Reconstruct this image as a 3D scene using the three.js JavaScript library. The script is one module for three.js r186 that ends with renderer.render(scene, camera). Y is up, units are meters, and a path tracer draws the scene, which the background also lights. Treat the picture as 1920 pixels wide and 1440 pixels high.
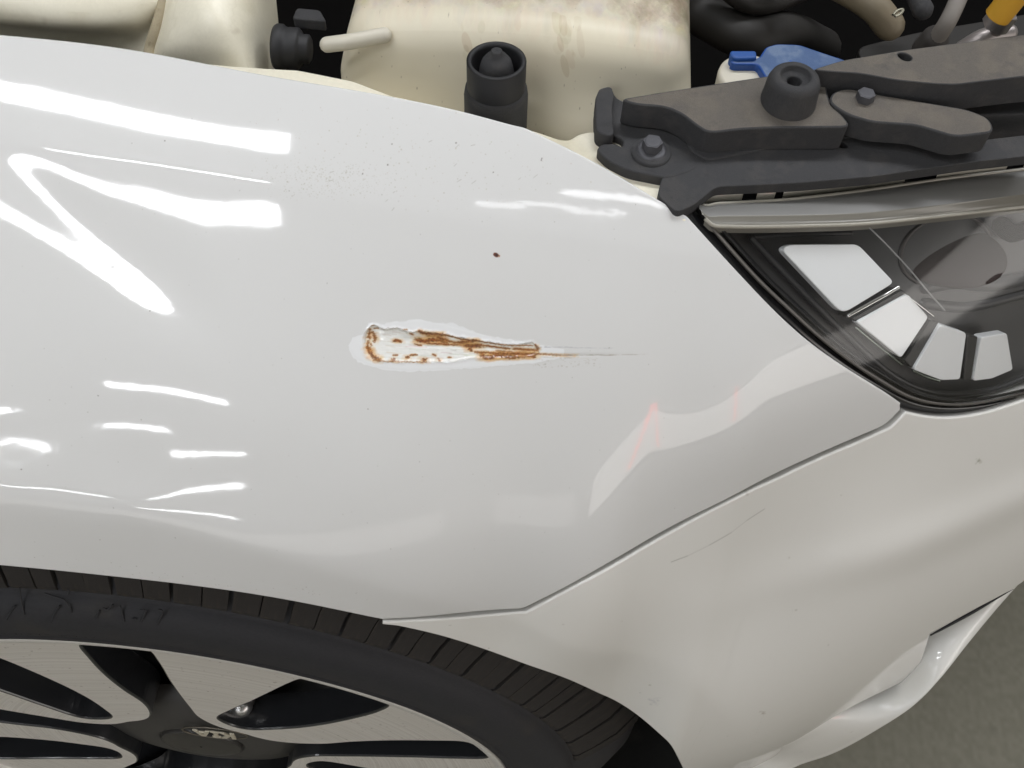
import * as THREE from 'three';
import { RectAreaLightUniformsLib } from 'three/addons/lights/RectAreaLightUniformsLib.js';
import { RoundedBoxGeometry } from 'three/addons/geometries/RoundedBoxGeometry.js';
import { mergeGeometries, toCreasedNormals } from 'three/addons/utils/BufferGeometryUtils.js';
import { FontLoader } from 'three/addons/loaders/FontLoader.js';
import { TextGeometry } from 'three/addons/geometries/TextGeometry.js';
import { ImprovedNoise } from 'three/addons/math/ImprovedNoise.js';

const scene = new THREE.Scene();
scene.background = new THREE.Color(0x000000);
// ---------- camera ----------
const PITCH = 56 * Math.PI / 180, YAW = 0.05, ROLL = 0.041, FOV = 40, EYE = new THREE.Vector3(0, 1.112, 0.189);
const camera = new THREE.PerspectiveCamera(FOV, 4 / 3, 0.02, 60);
const yawAxis = new THREE.Vector3(0, 1, 0), yawed = v => v.applyAxisAngle(yawAxis, YAW);
const camX = yawed(new THREE.Vector3(Math.cos(ROLL), Math.sin(ROLL) * Math.cos(PITCH), -Math.sin(ROLL) * Math.sin(PITCH)));
const camY = yawed(new THREE.Vector3(-Math.sin(ROLL), Math.cos(ROLL) * Math.cos(PITCH), -Math.cos(ROLL) * Math.sin(PITCH)));
const camF = yawed(new THREE.Vector3(0, -Math.sin(PITCH), -Math.cos(PITCH)));
camera.matrixAutoUpdate = true;
camera.position.copy(EYE);
camera.quaternion.setFromRotationMatrix(new THREE.Matrix4().makeBasis(camX, camY, camF.clone().negate()));
// ---------- exposure and lamps ----------
const renderer = new THREE.WebGLRenderer({ antialias: true });
renderer.toneMapping = THREE.LinearToneMapping;
renderer.toneMappingExposure = 2.05;
renderer.shadowMap.enabled = true;
RectAreaLightUniformsLib.init();
const CEILING = 2.66, GLOW = 10;
// fluorescent fittings along the car: [x, z, length, width, what its reflection is in the photograph]
const lampRows = [
  [-0.95, .06, 1.15, .10, 'pale ceiling lamp mirrored as the broad upper streak on the white wing'],
  [-.75, .52, .6, .05, 'slim ceiling lamp mirrored as the hairline along the wing crease'],
  [-.86, .86, .82, .092, 'pale ceiling lamp mirrored as the folded V streak at upper left'],
  [-1.0, 2.22, .65, .11, 'pale ceiling lamp mirrored as the bent streak at mid left'],
  [-1.42, 3.16, .34, .12, 'short ceiling lamp mirrored as the small hooked streak below the bent one'],
  [-1.08, 3.74, .6, .14, 'pale ceiling lamp mirrored as the top of three rising streaks'],
  [-1.24, 5.0, .6, .20, 'pale ceiling lamp mirrored as the middle of three rising streaks'],
  [-1.8, 7.4, .9, .30, 'pale ceiling lamp mirrored as the lowest of three rising streaks'],
  [-2.26, 2.7, 1.2, .12, 'pale ceiling lamp mirrored as the top streak at the left edge'],
  [-2.0, 3.4, .4, .08, 'pale ceiling lamp mirrored as the middle streak at the left edge'],
  [-2.3, 4.9, .55, .14, 'pale ceiling lamp mirrored as the thin lowest streak at the left edge'],
  [.525, .455, .51, .014, 'slim ceiling lamp mirrored as the hairline near the headlight corner', -.28],
  [-4.6, 0.2, 1.2, .12, 'pale ceiling lamp at the far left of the front row'], [-4.6, 2.2, 1.2, .12, 'pale ceiling lamp at the far left of the second row'], [-4.6, 4.2, 1.2, .12, 'pale ceiling lamp at the far left of the third row'], [-4.6, 6.4, 1.2, .12, 'pale ceiling lamp at the far left of the last row'],
  [.3, -.95, 1.2, .22, 'pale ceiling lamp over the engine bay'], [1.8, -1.1, 1.2, .22, 'pale ceiling lamp over the front of the car'],
  [.77, .445, .5, .036, 'slim ceiling lamp mirrored as the tapering streak at the headlight corner', -.28],
];
function tagged(o, label, category, group) { o.userData.label = label; o.userData.category = category; if (group) o.userData.group = group; return o; }
const lampHousing = new THREE.MeshStandardMaterial({ color: 0xdfe0dc, roughness: 0.5, side: THREE.DoubleSide });
const lampGlow = new THREE.MeshStandardMaterial({ color: 0xffffff, emissive: 0xfbfcff, emissiveIntensity: 2.0, roughness: 0.6 });
const slimGlow = lampGlow.clone(); slimGlow.emissiveIntensity = .8;
lampRows.forEach(([x, z, len, w, label, turn = 0], i) => {
  const lamp = new THREE.Group(); lamp.name = i ? 'ceiling_lamp_' + String(i).padStart(3, '0') : 'ceiling_lamp';
  lamp.position.set(x, CEILING, z); lamp.rotation.y = turn;
  tagged(lamp, label, 'ceiling lamp', 'fluorescent lamps on the ceiling');
  const body = new THREE.Mesh(new RoundedBoxGeometry(len + 0.03, 0.05, w + 0.012, 2, 0.008), lampHousing); body.name = 'housing'; body.position.y = -0.025;
  const tube = new THREE.Mesh(new RoundedBoxGeometry(len, 0.02, w, 2, Math.min(.006, w * .3)), w < .045 ? slimGlow : lampGlow); tube.name = 'diffuser'; tube.position.y = -0.056;
  const light = new THREE.RectAreaLight(0xfafcff, w < .045 ? GLOW * .4 : GLOW, len, w); light.name = 'lamp_light'; light.position.y = -0.07; light.rotation.x = -Math.PI / 2;
  lamp.add(body, tube, light); scene.add(lamp);
});
// wide bright shop windows: along the right-hand wall and high across the far wall
function shopWindow(name, label, position, turn, W, Hh, strength, panes) {
  const win = new THREE.Group(); win.name = name; win.position.set(...position); win.rotation.y = turn;
  tagged(win, label, 'window');
  const bars = []; for (let k = 0; k <= panes; k++) bars.push(new THREE.BoxGeometry(.06, Hh + .1, .06).translate(-W / 2 + W * k / panes, 0, .01)); for (const y of [-1, 1]) bars.push(new THREE.BoxGeometry(W + .1, .06, .05).translate(0, y * Hh / 2, .012));
  const frame = new THREE.Mesh(mergeGeometries(bars), lampHousing); frame.name = 'frame'; win.add(frame);
  const glass = new THREE.MeshStandardMaterial({ color: 0x303030, emissive: 0xfffaf4, emissiveIntensity: .06, roughness: .4 });
  for (let k = 0; k < panes; k++) { const pane = new THREE.Mesh(new THREE.BoxGeometry(W / panes - .06, Hh - .06, .02), glass); pane.name = 'pane'; pane.position.x = -W / 2 + W * (k + .5) / panes; win.add(pane); }
  const light = new THREE.RectAreaLight(0xfffaf4, strength, W, Hh); light.name = 'window_light'; light.position.z = .06; light.rotation.y = Math.PI;
  win.add(light); scene.add(win);
}
shopWindow('shop_window', 'long bright shop window along the right wall mirrored in the wing corner', [6.38, 1.45, 5.4], -Math.PI / 2, 10.6, 2.2, 1.12, 6);
shopWindow('shop_window_001', 'bright shop window across the far wall mirrored just above the wheel arch flare', [-.6, 1.5, 10.88], Math.PI, 10.6, 1.7, .5, 7);
// thin red warning lamp on a stand, mirrored as the pink streak under the headlight
{
  const lamp = new THREE.Group(); lamp.name = 'warning_lamp'; lamp.position.set(1.84, 0, 1.84); lamp.rotation.y = Math.PI + .76;
  tagged(lamp, 'thin red warning lamp on a stand mirrored as the pink streak on the wing', 'warning lamp');
  const add = (name, g, m, y, z = 0) => { const o = new THREE.Mesh(g, m); o.name = name; o.position.set(0, y, z); lamp.add(o); };
  add('base', new THREE.CylinderGeometry(.14, .16, .03, 32), lampHousing, .015); add('pole', new THREE.CylinderGeometry(.012, .012, .66, 16), lampHousing, .35);
  add('red_tube', new THREE.CylinderGeometry(.014, .014, .7, 16), new THREE.MeshStandardMaterial({ color: 0x801010, emissive: 0xff2a18, emissiveIntensity: .8, roughness: .4 }), 1.02);
  const light = new THREE.RectAreaLight(0xff3a24, 3.2, .028, .7); light.name = 'red_light'; light.position.set(0, 1.02, .02); light.rotation.y = Math.PI; lamp.add(light); scene.add(lamp);
}
// ---------- measuring: sight lines of the survey photograph (1920 x 1440) ----------
const FOC = 720 / Math.tan(FOV * Math.PI / 360);
const sight = (px, py) => camF.clone().multiplyScalar(FOC).addScaledVector(camX, px - 960).addScaledVector(camY, 720 - py).normalize();
const onPlane = (px, py, n, d) => { const r = sight(px, py); return EYE.clone().addScaledVector(r, (d - n.dot(EYE)) / n.dot(r)); };
const atY = (px, py, y) => onPlane(px, py, new THREE.Vector3(0, 1, 0), y);
const atZ = (px, py, z) => onPlane(px, py, new THREE.Vector3(0, 0, 1), z);
// ---------- the body side: one smooth height field over a leaning plane ----------
const LEAN = 42 * Math.PI / 180, SN = Math.sin(LEAN), CN = Math.cos(LEAN);
const toXSH = p => [p.x, -p.y * CN + p.z * SN, p.y * SN + p.z * CN];
const fromXSH = (x, s, h) => new THREE.Vector3(x, -s * CN + h * SN, s * SN + h * CN);
const WX = -0.223, WY = 0.33;
function spline(xs, ys) {                                              // natural cubic spline, straight beyond its ends
  const n = xs.length, m = new Array(n).fill(0), u = new Array(n).fill(0);
  for (let i = 1; i < n - 1; i++) { const g = (xs[i] - xs[i - 1]) / (xs[i + 1] - xs[i - 1]), p = g * m[i - 1] + 2; m[i] = (g - 1) / p; const d = (ys[i + 1] - ys[i]) / (xs[i + 1] - xs[i]) - (ys[i] - ys[i - 1]) / (xs[i] - xs[i - 1]); u[i] = (6 * d / (xs[i + 1] - xs[i - 1]) - g * u[i - 1]) / p; }
  m[n - 1] = 0; for (let i = n - 2; i >= 0; i--) m[i] = m[i] * m[i + 1] + u[i];
  const at = x => { let i = 0; while (i < n - 2 && x > xs[i + 1]) i++; const h = xs[i + 1] - xs[i], A = (xs[i + 1] - x) / h, B = (x - xs[i]) / h; return A * ys[i] + B * ys[i + 1] + ((A ** 3 - A) * m[i] + (B ** 3 - B) * m[i + 1]) * h * h / 6; };
  return x => x < xs[0] ? at(xs[0]) + (x - xs[0]) * (at(xs[0] + 1e-3) - at(xs[0])) * 1e3 : x > xs[n - 1] ? at(xs[n - 1]) + (x - xs[n - 1]) * (at(xs[n - 1]) - at(xs[n - 1] - 1e-3)) * 1e3 : at(x);
}
// cross-sections of the wing: shut line, crease and how far the panel has turned at the flare, along the car; then sections of bumper and lamp
const shutY = spline([-.5, -.3, -.22, -.12, -.04, .03], [.8335, .8280, .8235, .8162, .8078, .795]), shutZ = spline([-.5, -.3, -.22, -.12, -.04, .03], [-.168, -.166, -.163, -.158, -.152, -.145]);
const creaseY = spline([-.5, -.3, -.22, -.12, -.04, .03], [.808, .8042, .8015, .796, .7865, .7755]), creaseZ = spline([-.5, -.3, -.22, -.12, -.04, .03], [-.118, -.118, -.118, -.1145, -.1112, -.1135]);
const lastTurn = spline([-.5, -.22, -.15, -.09, -.04, 0, .03], [41.5, 40, 37, 32, 26.5, 22, 20]);
const wing = [-.5, -.42, -.35, -.28, -.22, -.17, -.12, -.08, -.04, -.005, .03];
const sections = [
  [0.09, [-0.14, .780], [-0.108, .755], [-0.08, .728], [-0.062, .700], [-0.048, .665], [-0.035, .63], [-0.015, .58], [0.003, .52], [0.013, .45], [.015, .38], [.010, .30], [.002, .24]],
  [0.17, [-0.175, .775], [-0.14, .750], [-0.115, .722], [-0.100, .695], [-0.085, .66], [-.064, .62], [-.04, .56], [-.022, .50], [-.014, .44], [-.014, .38], [-.022, .31], [-.036, .245]],
  [0.27, [-0.235, .765], [-0.205, .738], [-0.18, .71], [-0.162, .68], [-.14, .645], [-.11, .59], [-.088, .53], [-.072, .46], [-.066, .40], [-.068, .33], [-.08, .25]],
  [0.36, [-0.30, .755], [-.265, .725], [-.24, .69], [-.215, .65], [-.178, .59], [-.152, .53], [-.134, .46], [-.128, .40], [-.132, .33], [-.146, .25]],
  [0.46, [-.385, .745], [-.345, .71], [-.32, .67], [-.29, .62], [-.262, .56], [-.24, .50], [-.228, .43], [-.226, .36], [-.24, .26]],
];
const foldAt = (d, w) => (Math.sqrt(d * d + w * w) + d) / 2;             // 0 on one side of a crease, d on the other
const creaseS = x => -creaseY(x) * CN + creaseZ(x) * SN;
const smooth = (a, b, t) => { t = Math.min(1, Math.max(0, (t - a) / (b - a))); return t * t * (3 - 2 * t); };
// slight unevenness of the pressed panel: [x, s, height, half widths], and a shallow slanting dent
const waves = [[-.185, -.52, .0011, .035, .022], [-.11, -.545, -.0006, .03, .022], [-.165, -.598, .00115, .05, .030]];
function uneven(x, s) {
  let h = 0;
  for (const [bx, bs, a, wx, ws] of waves) h += a * Math.exp(-(((x - bx) / wx) ** 2) - ((s - bs) / ws) ** 2);
  const c = -.6433 + (x + .1909) * .61, w = .0125 + .003 * smooth(-.19, -.155, x);
  return h - (.00055 + .0004 * smooth(-.19, -.155, x)) * smooth(-.27, -.21, x) * (1 - smooth(-.155, -.115, x)) * Math.exp(-(((s - c) / w) ** 2));
}
function features(x, s, y) {
  let h = 0;
  const dc = s - creaseS(x);
  h -= 0.10 * foldAt(dc, 0.002) * (1 - smooth(0.05, 0.10, x));
  const r = Math.hypot(x - WX, y - WY);
  h -= 0.29 * foldAt(0.388 - r, 0.0035);
  const q = (x - .086) / .181, line = q < 0 ? -.4699 : -.4699 - q * .046;       // soft shoulder across the bumper
  h += .0030 * smooth(-.1, .75, q) * Math.exp(-(((s - line - .004) / .017) ** 2));
  return h + uneven(x, s);
}
const ctrl = [];
const turn = [[0, 0], [.1, .05], [.2, .085], [.38, .11], [.5, .155], [.65, .28], [.76, .46], [.87, .69], [.95, .875], [1, 1]];
const turnAt = f => { for (let i = 1; i < turn.length; i++) if (f <= turn[i][0] || i === turn.length - 1) { const [a, b] = turn[i - 1], [c, d] = turn[i]; return b + (f - a) / (c - a) * (d - b); } };
function addCtrl(x, z, y) { const s = -y * CN + z * SN, h = y * SN + z * CN; ctrl.push([x, s, h - features(x, s, y) + uneven(x, s)]); }
for (const x of wing) {
  const z0 = shutZ(x), y0 = shutY(x), z1 = creaseZ(x), y1 = creaseY(x);
  for (let k = -1; k < 4; k++) { const f = k / 4, b = 0.0006 * 4 * f * (1 - f); addCtrl(x, z0 + (z1 - z0) * f + b * 0.4, y0 + (y1 - y0) * f + b); }
  const mixT = smooth(-.12, .05, x), e1 = lastTurn(x);
  let z = z1, y = y1, L = 0.15, k = 0; addCtrl(x, z, y);
  for (let it = 0; it < 2; it++) {                                          // first find the length to the flare, then lay the points
    z = z1; y = y1; const step = 0.001; let d = 0, next = 0.012;
    for (k = 0; k < 330; k++) {
      const f = Math.min(1, d / L), g = turnAt(f) * (1 - mixT) + f * mixT, e = (56 + (e1 - 56) * g - (d > L ? 16.5 * smooth(0, .008, d - L) : 0)) * Math.PI / 180;
      z += Math.sin(e) * step; y -= Math.cos(e) * step; d += step;
      if (!it && Math.hypot(x - WX, y - WY) < 0.389 || y < 0.6) break;
      if (it && d >= next) { addCtrl(x, z, y); next += 0.012; }
      if (it && d > L + 0.045) break;
    }
    if (!it) L = d;
  }
}
for (const [x, ...pts] of sections) for (const [z, y] of pts) addCtrl(x, z, y);
const tps = (() => {
  const n = ctrl.length, K = (a, b) => { const r2 = (a[0] - b[0]) ** 2 + (a[1] - b[1]) ** 2; return r2 * Math.sqrt(r2); };
  const m = n + 3, A = [];
  for (let i = 0; i < m; i++) A.push(new Float64Array(m + 1));
  for (let i = 0; i < n; i++) {
    for (let j = 0; j < n; j++) A[i][j] = K(ctrl[i], ctrl[j]) + (i === j ? (ctrl[i][0] > 0.02 ? 1.2e-5 : 1e-6) : 0);
    A[i][n] = A[n][i] = 1; A[i][n + 1] = A[n + 1][i] = ctrl[i][0]; A[i][n + 2] = A[n + 2][i] = ctrl[i][1]; A[i][m] = ctrl[i][2];
  }
  for (let c = 0; c < m; c++) {
    let p = c; for (let r = c + 1; r < m; r++) if (Math.abs(A[r][c]) > Math.abs(A[p][c])) p = r;
    [A[c], A[p]] = [A[p], A[c]];
    for (let r = c + 1; r < m; r++) { const q = A[r][c] / A[c][c]; if (q) for (let k = c; k <= m; k++) A[r][k] -= q * A[c][k]; }
  }
  const w = new Float64Array(m);
  for (let r = m - 1; r >= 0; r--) { let v = A[r][m]; for (let k = r + 1; k < m; k++) v -= A[r][k] * w[k]; w[r] = v / A[r][r]; }
  return (x, s) => { let v = w[n] + w[n + 1] * x + w[n + 2] * s; for (let i = 0; i < n; i++) { const dx = x - ctrl[i][0], ds = s - ctrl[i][1], r2 = dx * dx + ds * ds; v += w[i] * r2 * Math.sqrt(r2); } return v; };
})();
const bodyH = (x, s) => { const h = tps(x, s); return h + features(x, s, -s * CN + h * SN); };
const bodyPoint = (x, s) => fromXSH(x, s, bodyH(x, s));
function meet(px, py, field = bodyH) {                                     // where a sight line meets the body: [x, s]
  const r = sight(px, py); let lo = 0.2, hi = 1.3;
  const f = t => { const q = toXSH(EYE.clone().addScaledVector(r, t)); return q[2] - field(q[0], q[1]); };
  let t = lo, step = 0.02; while (t < hi && f(t) > 0) t += step;
  lo = t - step; hi = t;
  for (let k = 0; k < 26; k++) { const m = (lo + hi) / 2; if (f(m) > 0) lo = m; else hi = m; }
  const q = toXSH(EYE.clone().addScaledVector(r, (lo + hi) / 2)); return [q[0], q[1]];
}
const bodyN = (x, s, e = 2e-4) => { const a = bodyPoint(x + e, s).sub(bodyPoint(x - e, s)), b = bodyPoint(x, s + e).sub(bodyPoint(x, s - e)); const n = b.cross(a).normalize(); return n.y * SN + n.z * CN < 0 ? n.negate() : n; };
// ---------- helpers ----------
const noise3 = new ImprovedNoise();
let seed = 20240611; const rnd = () => { seed = (seed * 1664525 + 1013904223) >>> 0; return seed / 4294967296; };
const used = {};
function named(name, parent) { const k = parent.uuid + name; const n = (used[k] = (used[k] ?? -1) + 1); return parent === scene && n ? name + '_' + String(n).padStart(3, '0') : name; }
function part(name, geometry, material, parent, label) {
  const m = new THREE.Mesh(geometry, material); m.name = named(name, parent); m.castShadow = m.receiveShadow = true;
  if (label) m.userData.label = label;
  parent.add(m); return m;
}
function structure(name, geometry, material) { const m = part(name, geometry, material, scene); m.userData.kind = 'structure'; return m; }
function sheet(rows, closedNormals = true) {                              // rows of equally many points -> one smooth sheet
  const nr = rows.length, nc = rows[0].length, pos = [], uv = [], idx = [];
  rows.forEach((r, j) => r.forEach((p, i) => { pos.push(p.x, p.y, p.z); uv.push(p.u ?? i / (nc - 1), p.v ?? j / (nr - 1)); }));
  for (let j = 0; j < nr - 1; j++) for (let i = 0; i < nc - 1; i++) { const a = j * nc + i, b = a + 1, c = a + nc, d = c + 1; idx.push(a, c, b, b, c, d); }
  const g = new THREE.BufferGeometry(); g.setAttribute('position', new THREE.Float32BufferAttribute(pos, 3)); g.setAttribute('uv', new THREE.Float32BufferAttribute(uv, 2)); g.setIndex(idx); g.computeVertexNormals(); return g;
}
function net(rows, k = 6) {                                               // a coarse net of points, rounded by Catmull-Rom both ways
  const up = list => { const c = new THREE.CatmullRomCurve3(list, false, 'centripetal'); return c.getPoints((list.length - 1) * k); };
  const wide = rows.map(up), cols = wide[0].map((_, i) => up(wide.map(r => r[i])));
  return cols[0].map((_, j) => cols.map(c => c[j]));
}
function thick(rows, n, t) {                                              // gives a net a back side at distance t along n and closes its rim
  const down = p => p.clone().addScaledVector(n, -t), nr = rows.length, first = rows[0].map(down), last = rows[nr - 1].map(down);
  const closed = [first, ...rows, last].map(r => [down(r[0]), ...r, down(r[r.length - 1])]);
  return sheet(closed);
}
function rounded(points, r) {                                             // a 2D outline with rounded corners
  const s = new THREE.Shape(), n = points.length;
  points.forEach((p, i) => {
    const a = points[(i + n - 1) % n], b = points[(i + 1) % n], rr = Array.isArray(r) ? r[i] : r;
    const da = Math.min(rr, 0.48 * Math.hypot(a.x - p.x, a.y - p.y)), db = Math.min(rr, 0.48 * Math.hypot(b.x - p.x, b.y - p.y));
    const la = Math.hypot(a.x - p.x, a.y - p.y) || 1, lb = Math.hypot(b.x - p.x, b.y - p.y) || 1;
    const A = [p.x + (a.x - p.x) / la * da, p.y + (a.y - p.y) / la * da], B = [p.x + (b.x - p.x) / lb * db, p.y + (b.y - p.y) / lb * db];
    if (i) s.lineTo(...A); else s.moveTo(...A);
    s.quadraticCurveTo(p.x, p.y, ...B);
  });
  s.closePath(); return s;
}
function plate(outline, y, depth, { r = 0.003, bevel = 0.0009, tilt = 0, tiltX = 0, holes = [] } = {}) {
  // a solid plate whose top lies at height y (falling by tilt per metre towards the viewer) and whose outline the survey points give
  const n = new THREE.Vector3(tiltX, 1, tilt).normalize(), ref = new THREE.Vector3(0.1, y, -0.1), d = n.dot(ref);
  const ux = new THREE.Vector3(1, 0, 0).addScaledVector(n, -n.x).normalize(), uz = new THREE.Vector3().crossVectors(ux, n);
  const flat = ([px, py]) => { const p = onPlane(px, py, n, d).sub(ref); return new THREE.Vector2(p.dot(ux), -p.dot(uz)); };
  let pts = outline.map(flat); const area = THREE.ShapeUtils.area(pts); if (area < 0) pts = pts.reverse();
  const s = rounded(pts, r);
  for (const h of holes) s.holes.push(rounded(h.map(flat).reverse(), 0.003));
  const g = new THREE.ExtrudeGeometry(s, { depth: depth - 2 * bevel, bevelEnabled: true, bevelThickness: bevel, bevelSize: bevel, bevelOffset: -bevel, bevelSegments: 3, curveSegments: 6 });
  g.translate(0, 0, -depth + bevel);
  g.applyMatrix4(new THREE.Matrix4().makeBasis(ux, uz.clone().negate(), n).setPosition(ref)); return g;
}
const tubeThrough = (pts, r, seg = 40, rad = 12) => new THREE.TubeGeometry(new THREE.CatmullRomCurve3(pts), seg, r, rad, false);
function capped(pts, r, seg = 40, rad = 14) {                              // a tube with rounded ends
  const c = new THREE.CatmullRomCurve3(pts), a = new THREE.SphereGeometry(r, rad, 8), b = a.clone(); a.translate(...c.getPoint(0).toArray()); b.translate(...c.getPoint(1).toArray());
  return mergeGeometries([new THREE.TubeGeometry(c, seg, r, rad, false), a, b]);
}
const lathe = (prof, seg = 48) => new THREE.LatheGeometry(prof.map(([r, y]) => new THREE.Vector2(r, y)), seg);
const moved = (g, p, q) => { if (q) g.applyQuaternion(q); return g.translate(p.x, p.y, p.z); };
// ---------- textures ----------
function canvasOf(w, h, paint) { const c = document.createElement('canvas'); c.width = w; c.height = h; paint(c.getContext('2d'), w, h); return c; }
function texture(c, rx = 1, ry = 1, srgb = true) { const t = new THREE.CanvasTexture(c); t.wrapS = t.wrapT = THREE.RepeatWrapping; t.repeat.set(rx, ry); if (srgb) t.colorSpace = THREE.SRGBColorSpace; return t; }
function mottled(size, base, spots, grain) {                              // dirt: layered noise between a base and a list of [colour, scale, threshold, strength]
  return canvasOf(size, size, ctx => {
    const im = ctx.createImageData(size, size);
    for (let j = 0; j < size; j++) for (let i = 0; i < size; i++) {
      const c = [...base];
      spots.forEach(([col, f, th, k], q) => {
        const a = i / size * f, b = j / size * f, w = (u, v) => noise3.noise(u, v, q * 7.3 + 1.5);
        const wrapX = i / size, wrapY = j / size, tile = (o) => { const n = (dx, dy) => w((a - dx * f) * o, (b - dy * f) * o); return (n(0, 0) * (1 - wrapX) + n(1, 0) * wrapX) * (1 - wrapY) + (n(0, 1) * (1 - wrapX) + n(1, 1) * wrapX) * wrapY; };
        const v = tile(1) + 0.5 * tile(2.1) + 0.3 * tile(4.3), m = Math.min(1, Math.max(0, (v - th) * 3)) * k;
        for (let e = 0; e < 3; e++) c[e] += (col[e] - c[e]) * m;
      });
      const g = (rnd() - 0.5) * grain, o = (j * size + i) * 4;
      im.data[o] = c[0] + g; im.data[o + 1] = c[1] + g; im.data[o + 2] = c[2] + g; im.data[o + 3] = 255;
    }
    ctx.putImageData(im, 0, 0);
  });
}
function boxUV(g, scale) {                                                // uv in metres from position and facing
  const p = g.attributes.position, n = g.attributes.normal, uv = new Float32Array(p.count * 2);
  for (let i = 0; i < p.count; i++) { const ax = Math.abs(n.getX(i)), ay = Math.abs(n.getY(i)), az = Math.abs(n.getZ(i)); const [a, b] = ay >= ax && ay >= az ? [p.getX(i), p.getZ(i)] : ax > az ? [p.getZ(i), p.getY(i)] : [p.getX(i), p.getY(i)]; uv[2 * i] = a / scale; uv[2 * i + 1] = b / scale; }
  g.setAttribute('uv', new THREE.BufferAttribute(uv, 2)); return g;
}
// ---------- materials ----------
const std = o => new THREE.MeshStandardMaterial({ side: THREE.DoubleSide, ...o }), phys = o => new THREE.MeshPhysicalMaterial({ side: THREE.DoubleSide, ...o });
const dustyTex = texture(mottled(256, [100, 95, 89], [[[112, 105, 96], 4, -.1, .7], [[84, 81, 78], 7, .25, .5], [[126, 117, 104], 26, .45, .4]], 14));
const blackDustTex = texture(mottled(256, [56, 56, 58], [[[70, 68, 67], 5, .0, .6], [[46, 46, 48], 9, .3, .5]], 9));
const creamTex = texture(mottled(256, [240, 234, 214], [[[190, 180, 150], 4, .25, .5], [[160, 146, 120], 13, .5, .5]], 6));
const grainTex = texture(mottled(256, [128, 128, 128], [[[220, 220, 220], 40, .1, .8], [[40, 40, 40], 55, .2, .7]], 60), 3, 3, false);
const M = {
  paint: phys({ color: 0xffffff, roughness: 0.5, clearcoat: 1, clearcoatRoughness: 0.045 }),
  bumperPaint: phys({ color: new THREE.Color().setRGB(.70, .69, .665), roughness: 0.5, clearcoat: 1, clearcoatRoughness: 0.05 }),
  cream: phys({ map: creamTex, roughness: 0.5, clearcoat: 0.35, clearcoatRoughness: 0.3 }),
  dusty: std({ map: dustyTex, roughness: 0.85, bumpMap: grainTex, bumpScale: .00025 }),
  blackDust: std({ map: blackDustTex, roughness: 0.75, bumpMap: grainTex, bumpScale: .0002 }),
  rubber: std({ color: new THREE.Color().setRGB(.022, .022, .024), roughness: 0.6 }),
  blackGloss: phys({ color: new THREE.Color().setRGB(.012, .012, .014), roughness: 0.25, clearcoat: 0.6, clearcoatRoughness: 0.15 }),
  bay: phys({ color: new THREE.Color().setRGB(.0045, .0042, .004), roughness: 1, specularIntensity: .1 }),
  boltSteel: std({ color: new THREE.Color().setRGB(.10, .10, .11), roughness: 0.55, metalness: 0.5 }),
};
// ---------- setting ----------
const floorTex = texture(mottled(512, [116, 113, 99], [[[108, 105, 91], 3, .0, .7], [[125, 122, 107], 7, .2, .5], [[88, 85, 71], 17, .5, .5], [[56, 53, 44], 37, .7, .85]], 12), 6, 6);
{
  const slab = (name, w, h, d, x, y, z, m) => structure(name, new THREE.BoxGeometry(w, h, d).translate(x, y, z), m);
  slab('floor', 13, 0.1, 16, 0, -0.05, 3, std({ map: floorTex, roughness: 0.7 }));
  slab('ceiling', 13, 0.1, 16, 0, CEILING + 0.053, 3, std({ color: new THREE.Color().setRGB(.6, .61, .61), roughness: 0.9 }));
  const wm = std({ color: new THREE.Color().setRGB(.6, .6, .58), roughness: 0.9 });
  slab('wall', 13, CEILING, 0.1, 0, CEILING / 2, 10.95, wm); slab('wall', 13, CEILING, 0.1, 0, CEILING / 2, -4.95, wm);
  slab('wall', 0.1, CEILING, 15.8, 6.45, CEILING / 2, 3, wm); slab('wall', 0.1, CEILING, 15.8, -6.45, CEILING / 2, 3, wm);
}
// ---------- the car ----------
const car = new THREE.Group(); car.name = 'car'; scene.add(car);
tagged(car, 'white car with its engine bay open, rusty scrape on the front wing beside the headlight', 'car');
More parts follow.
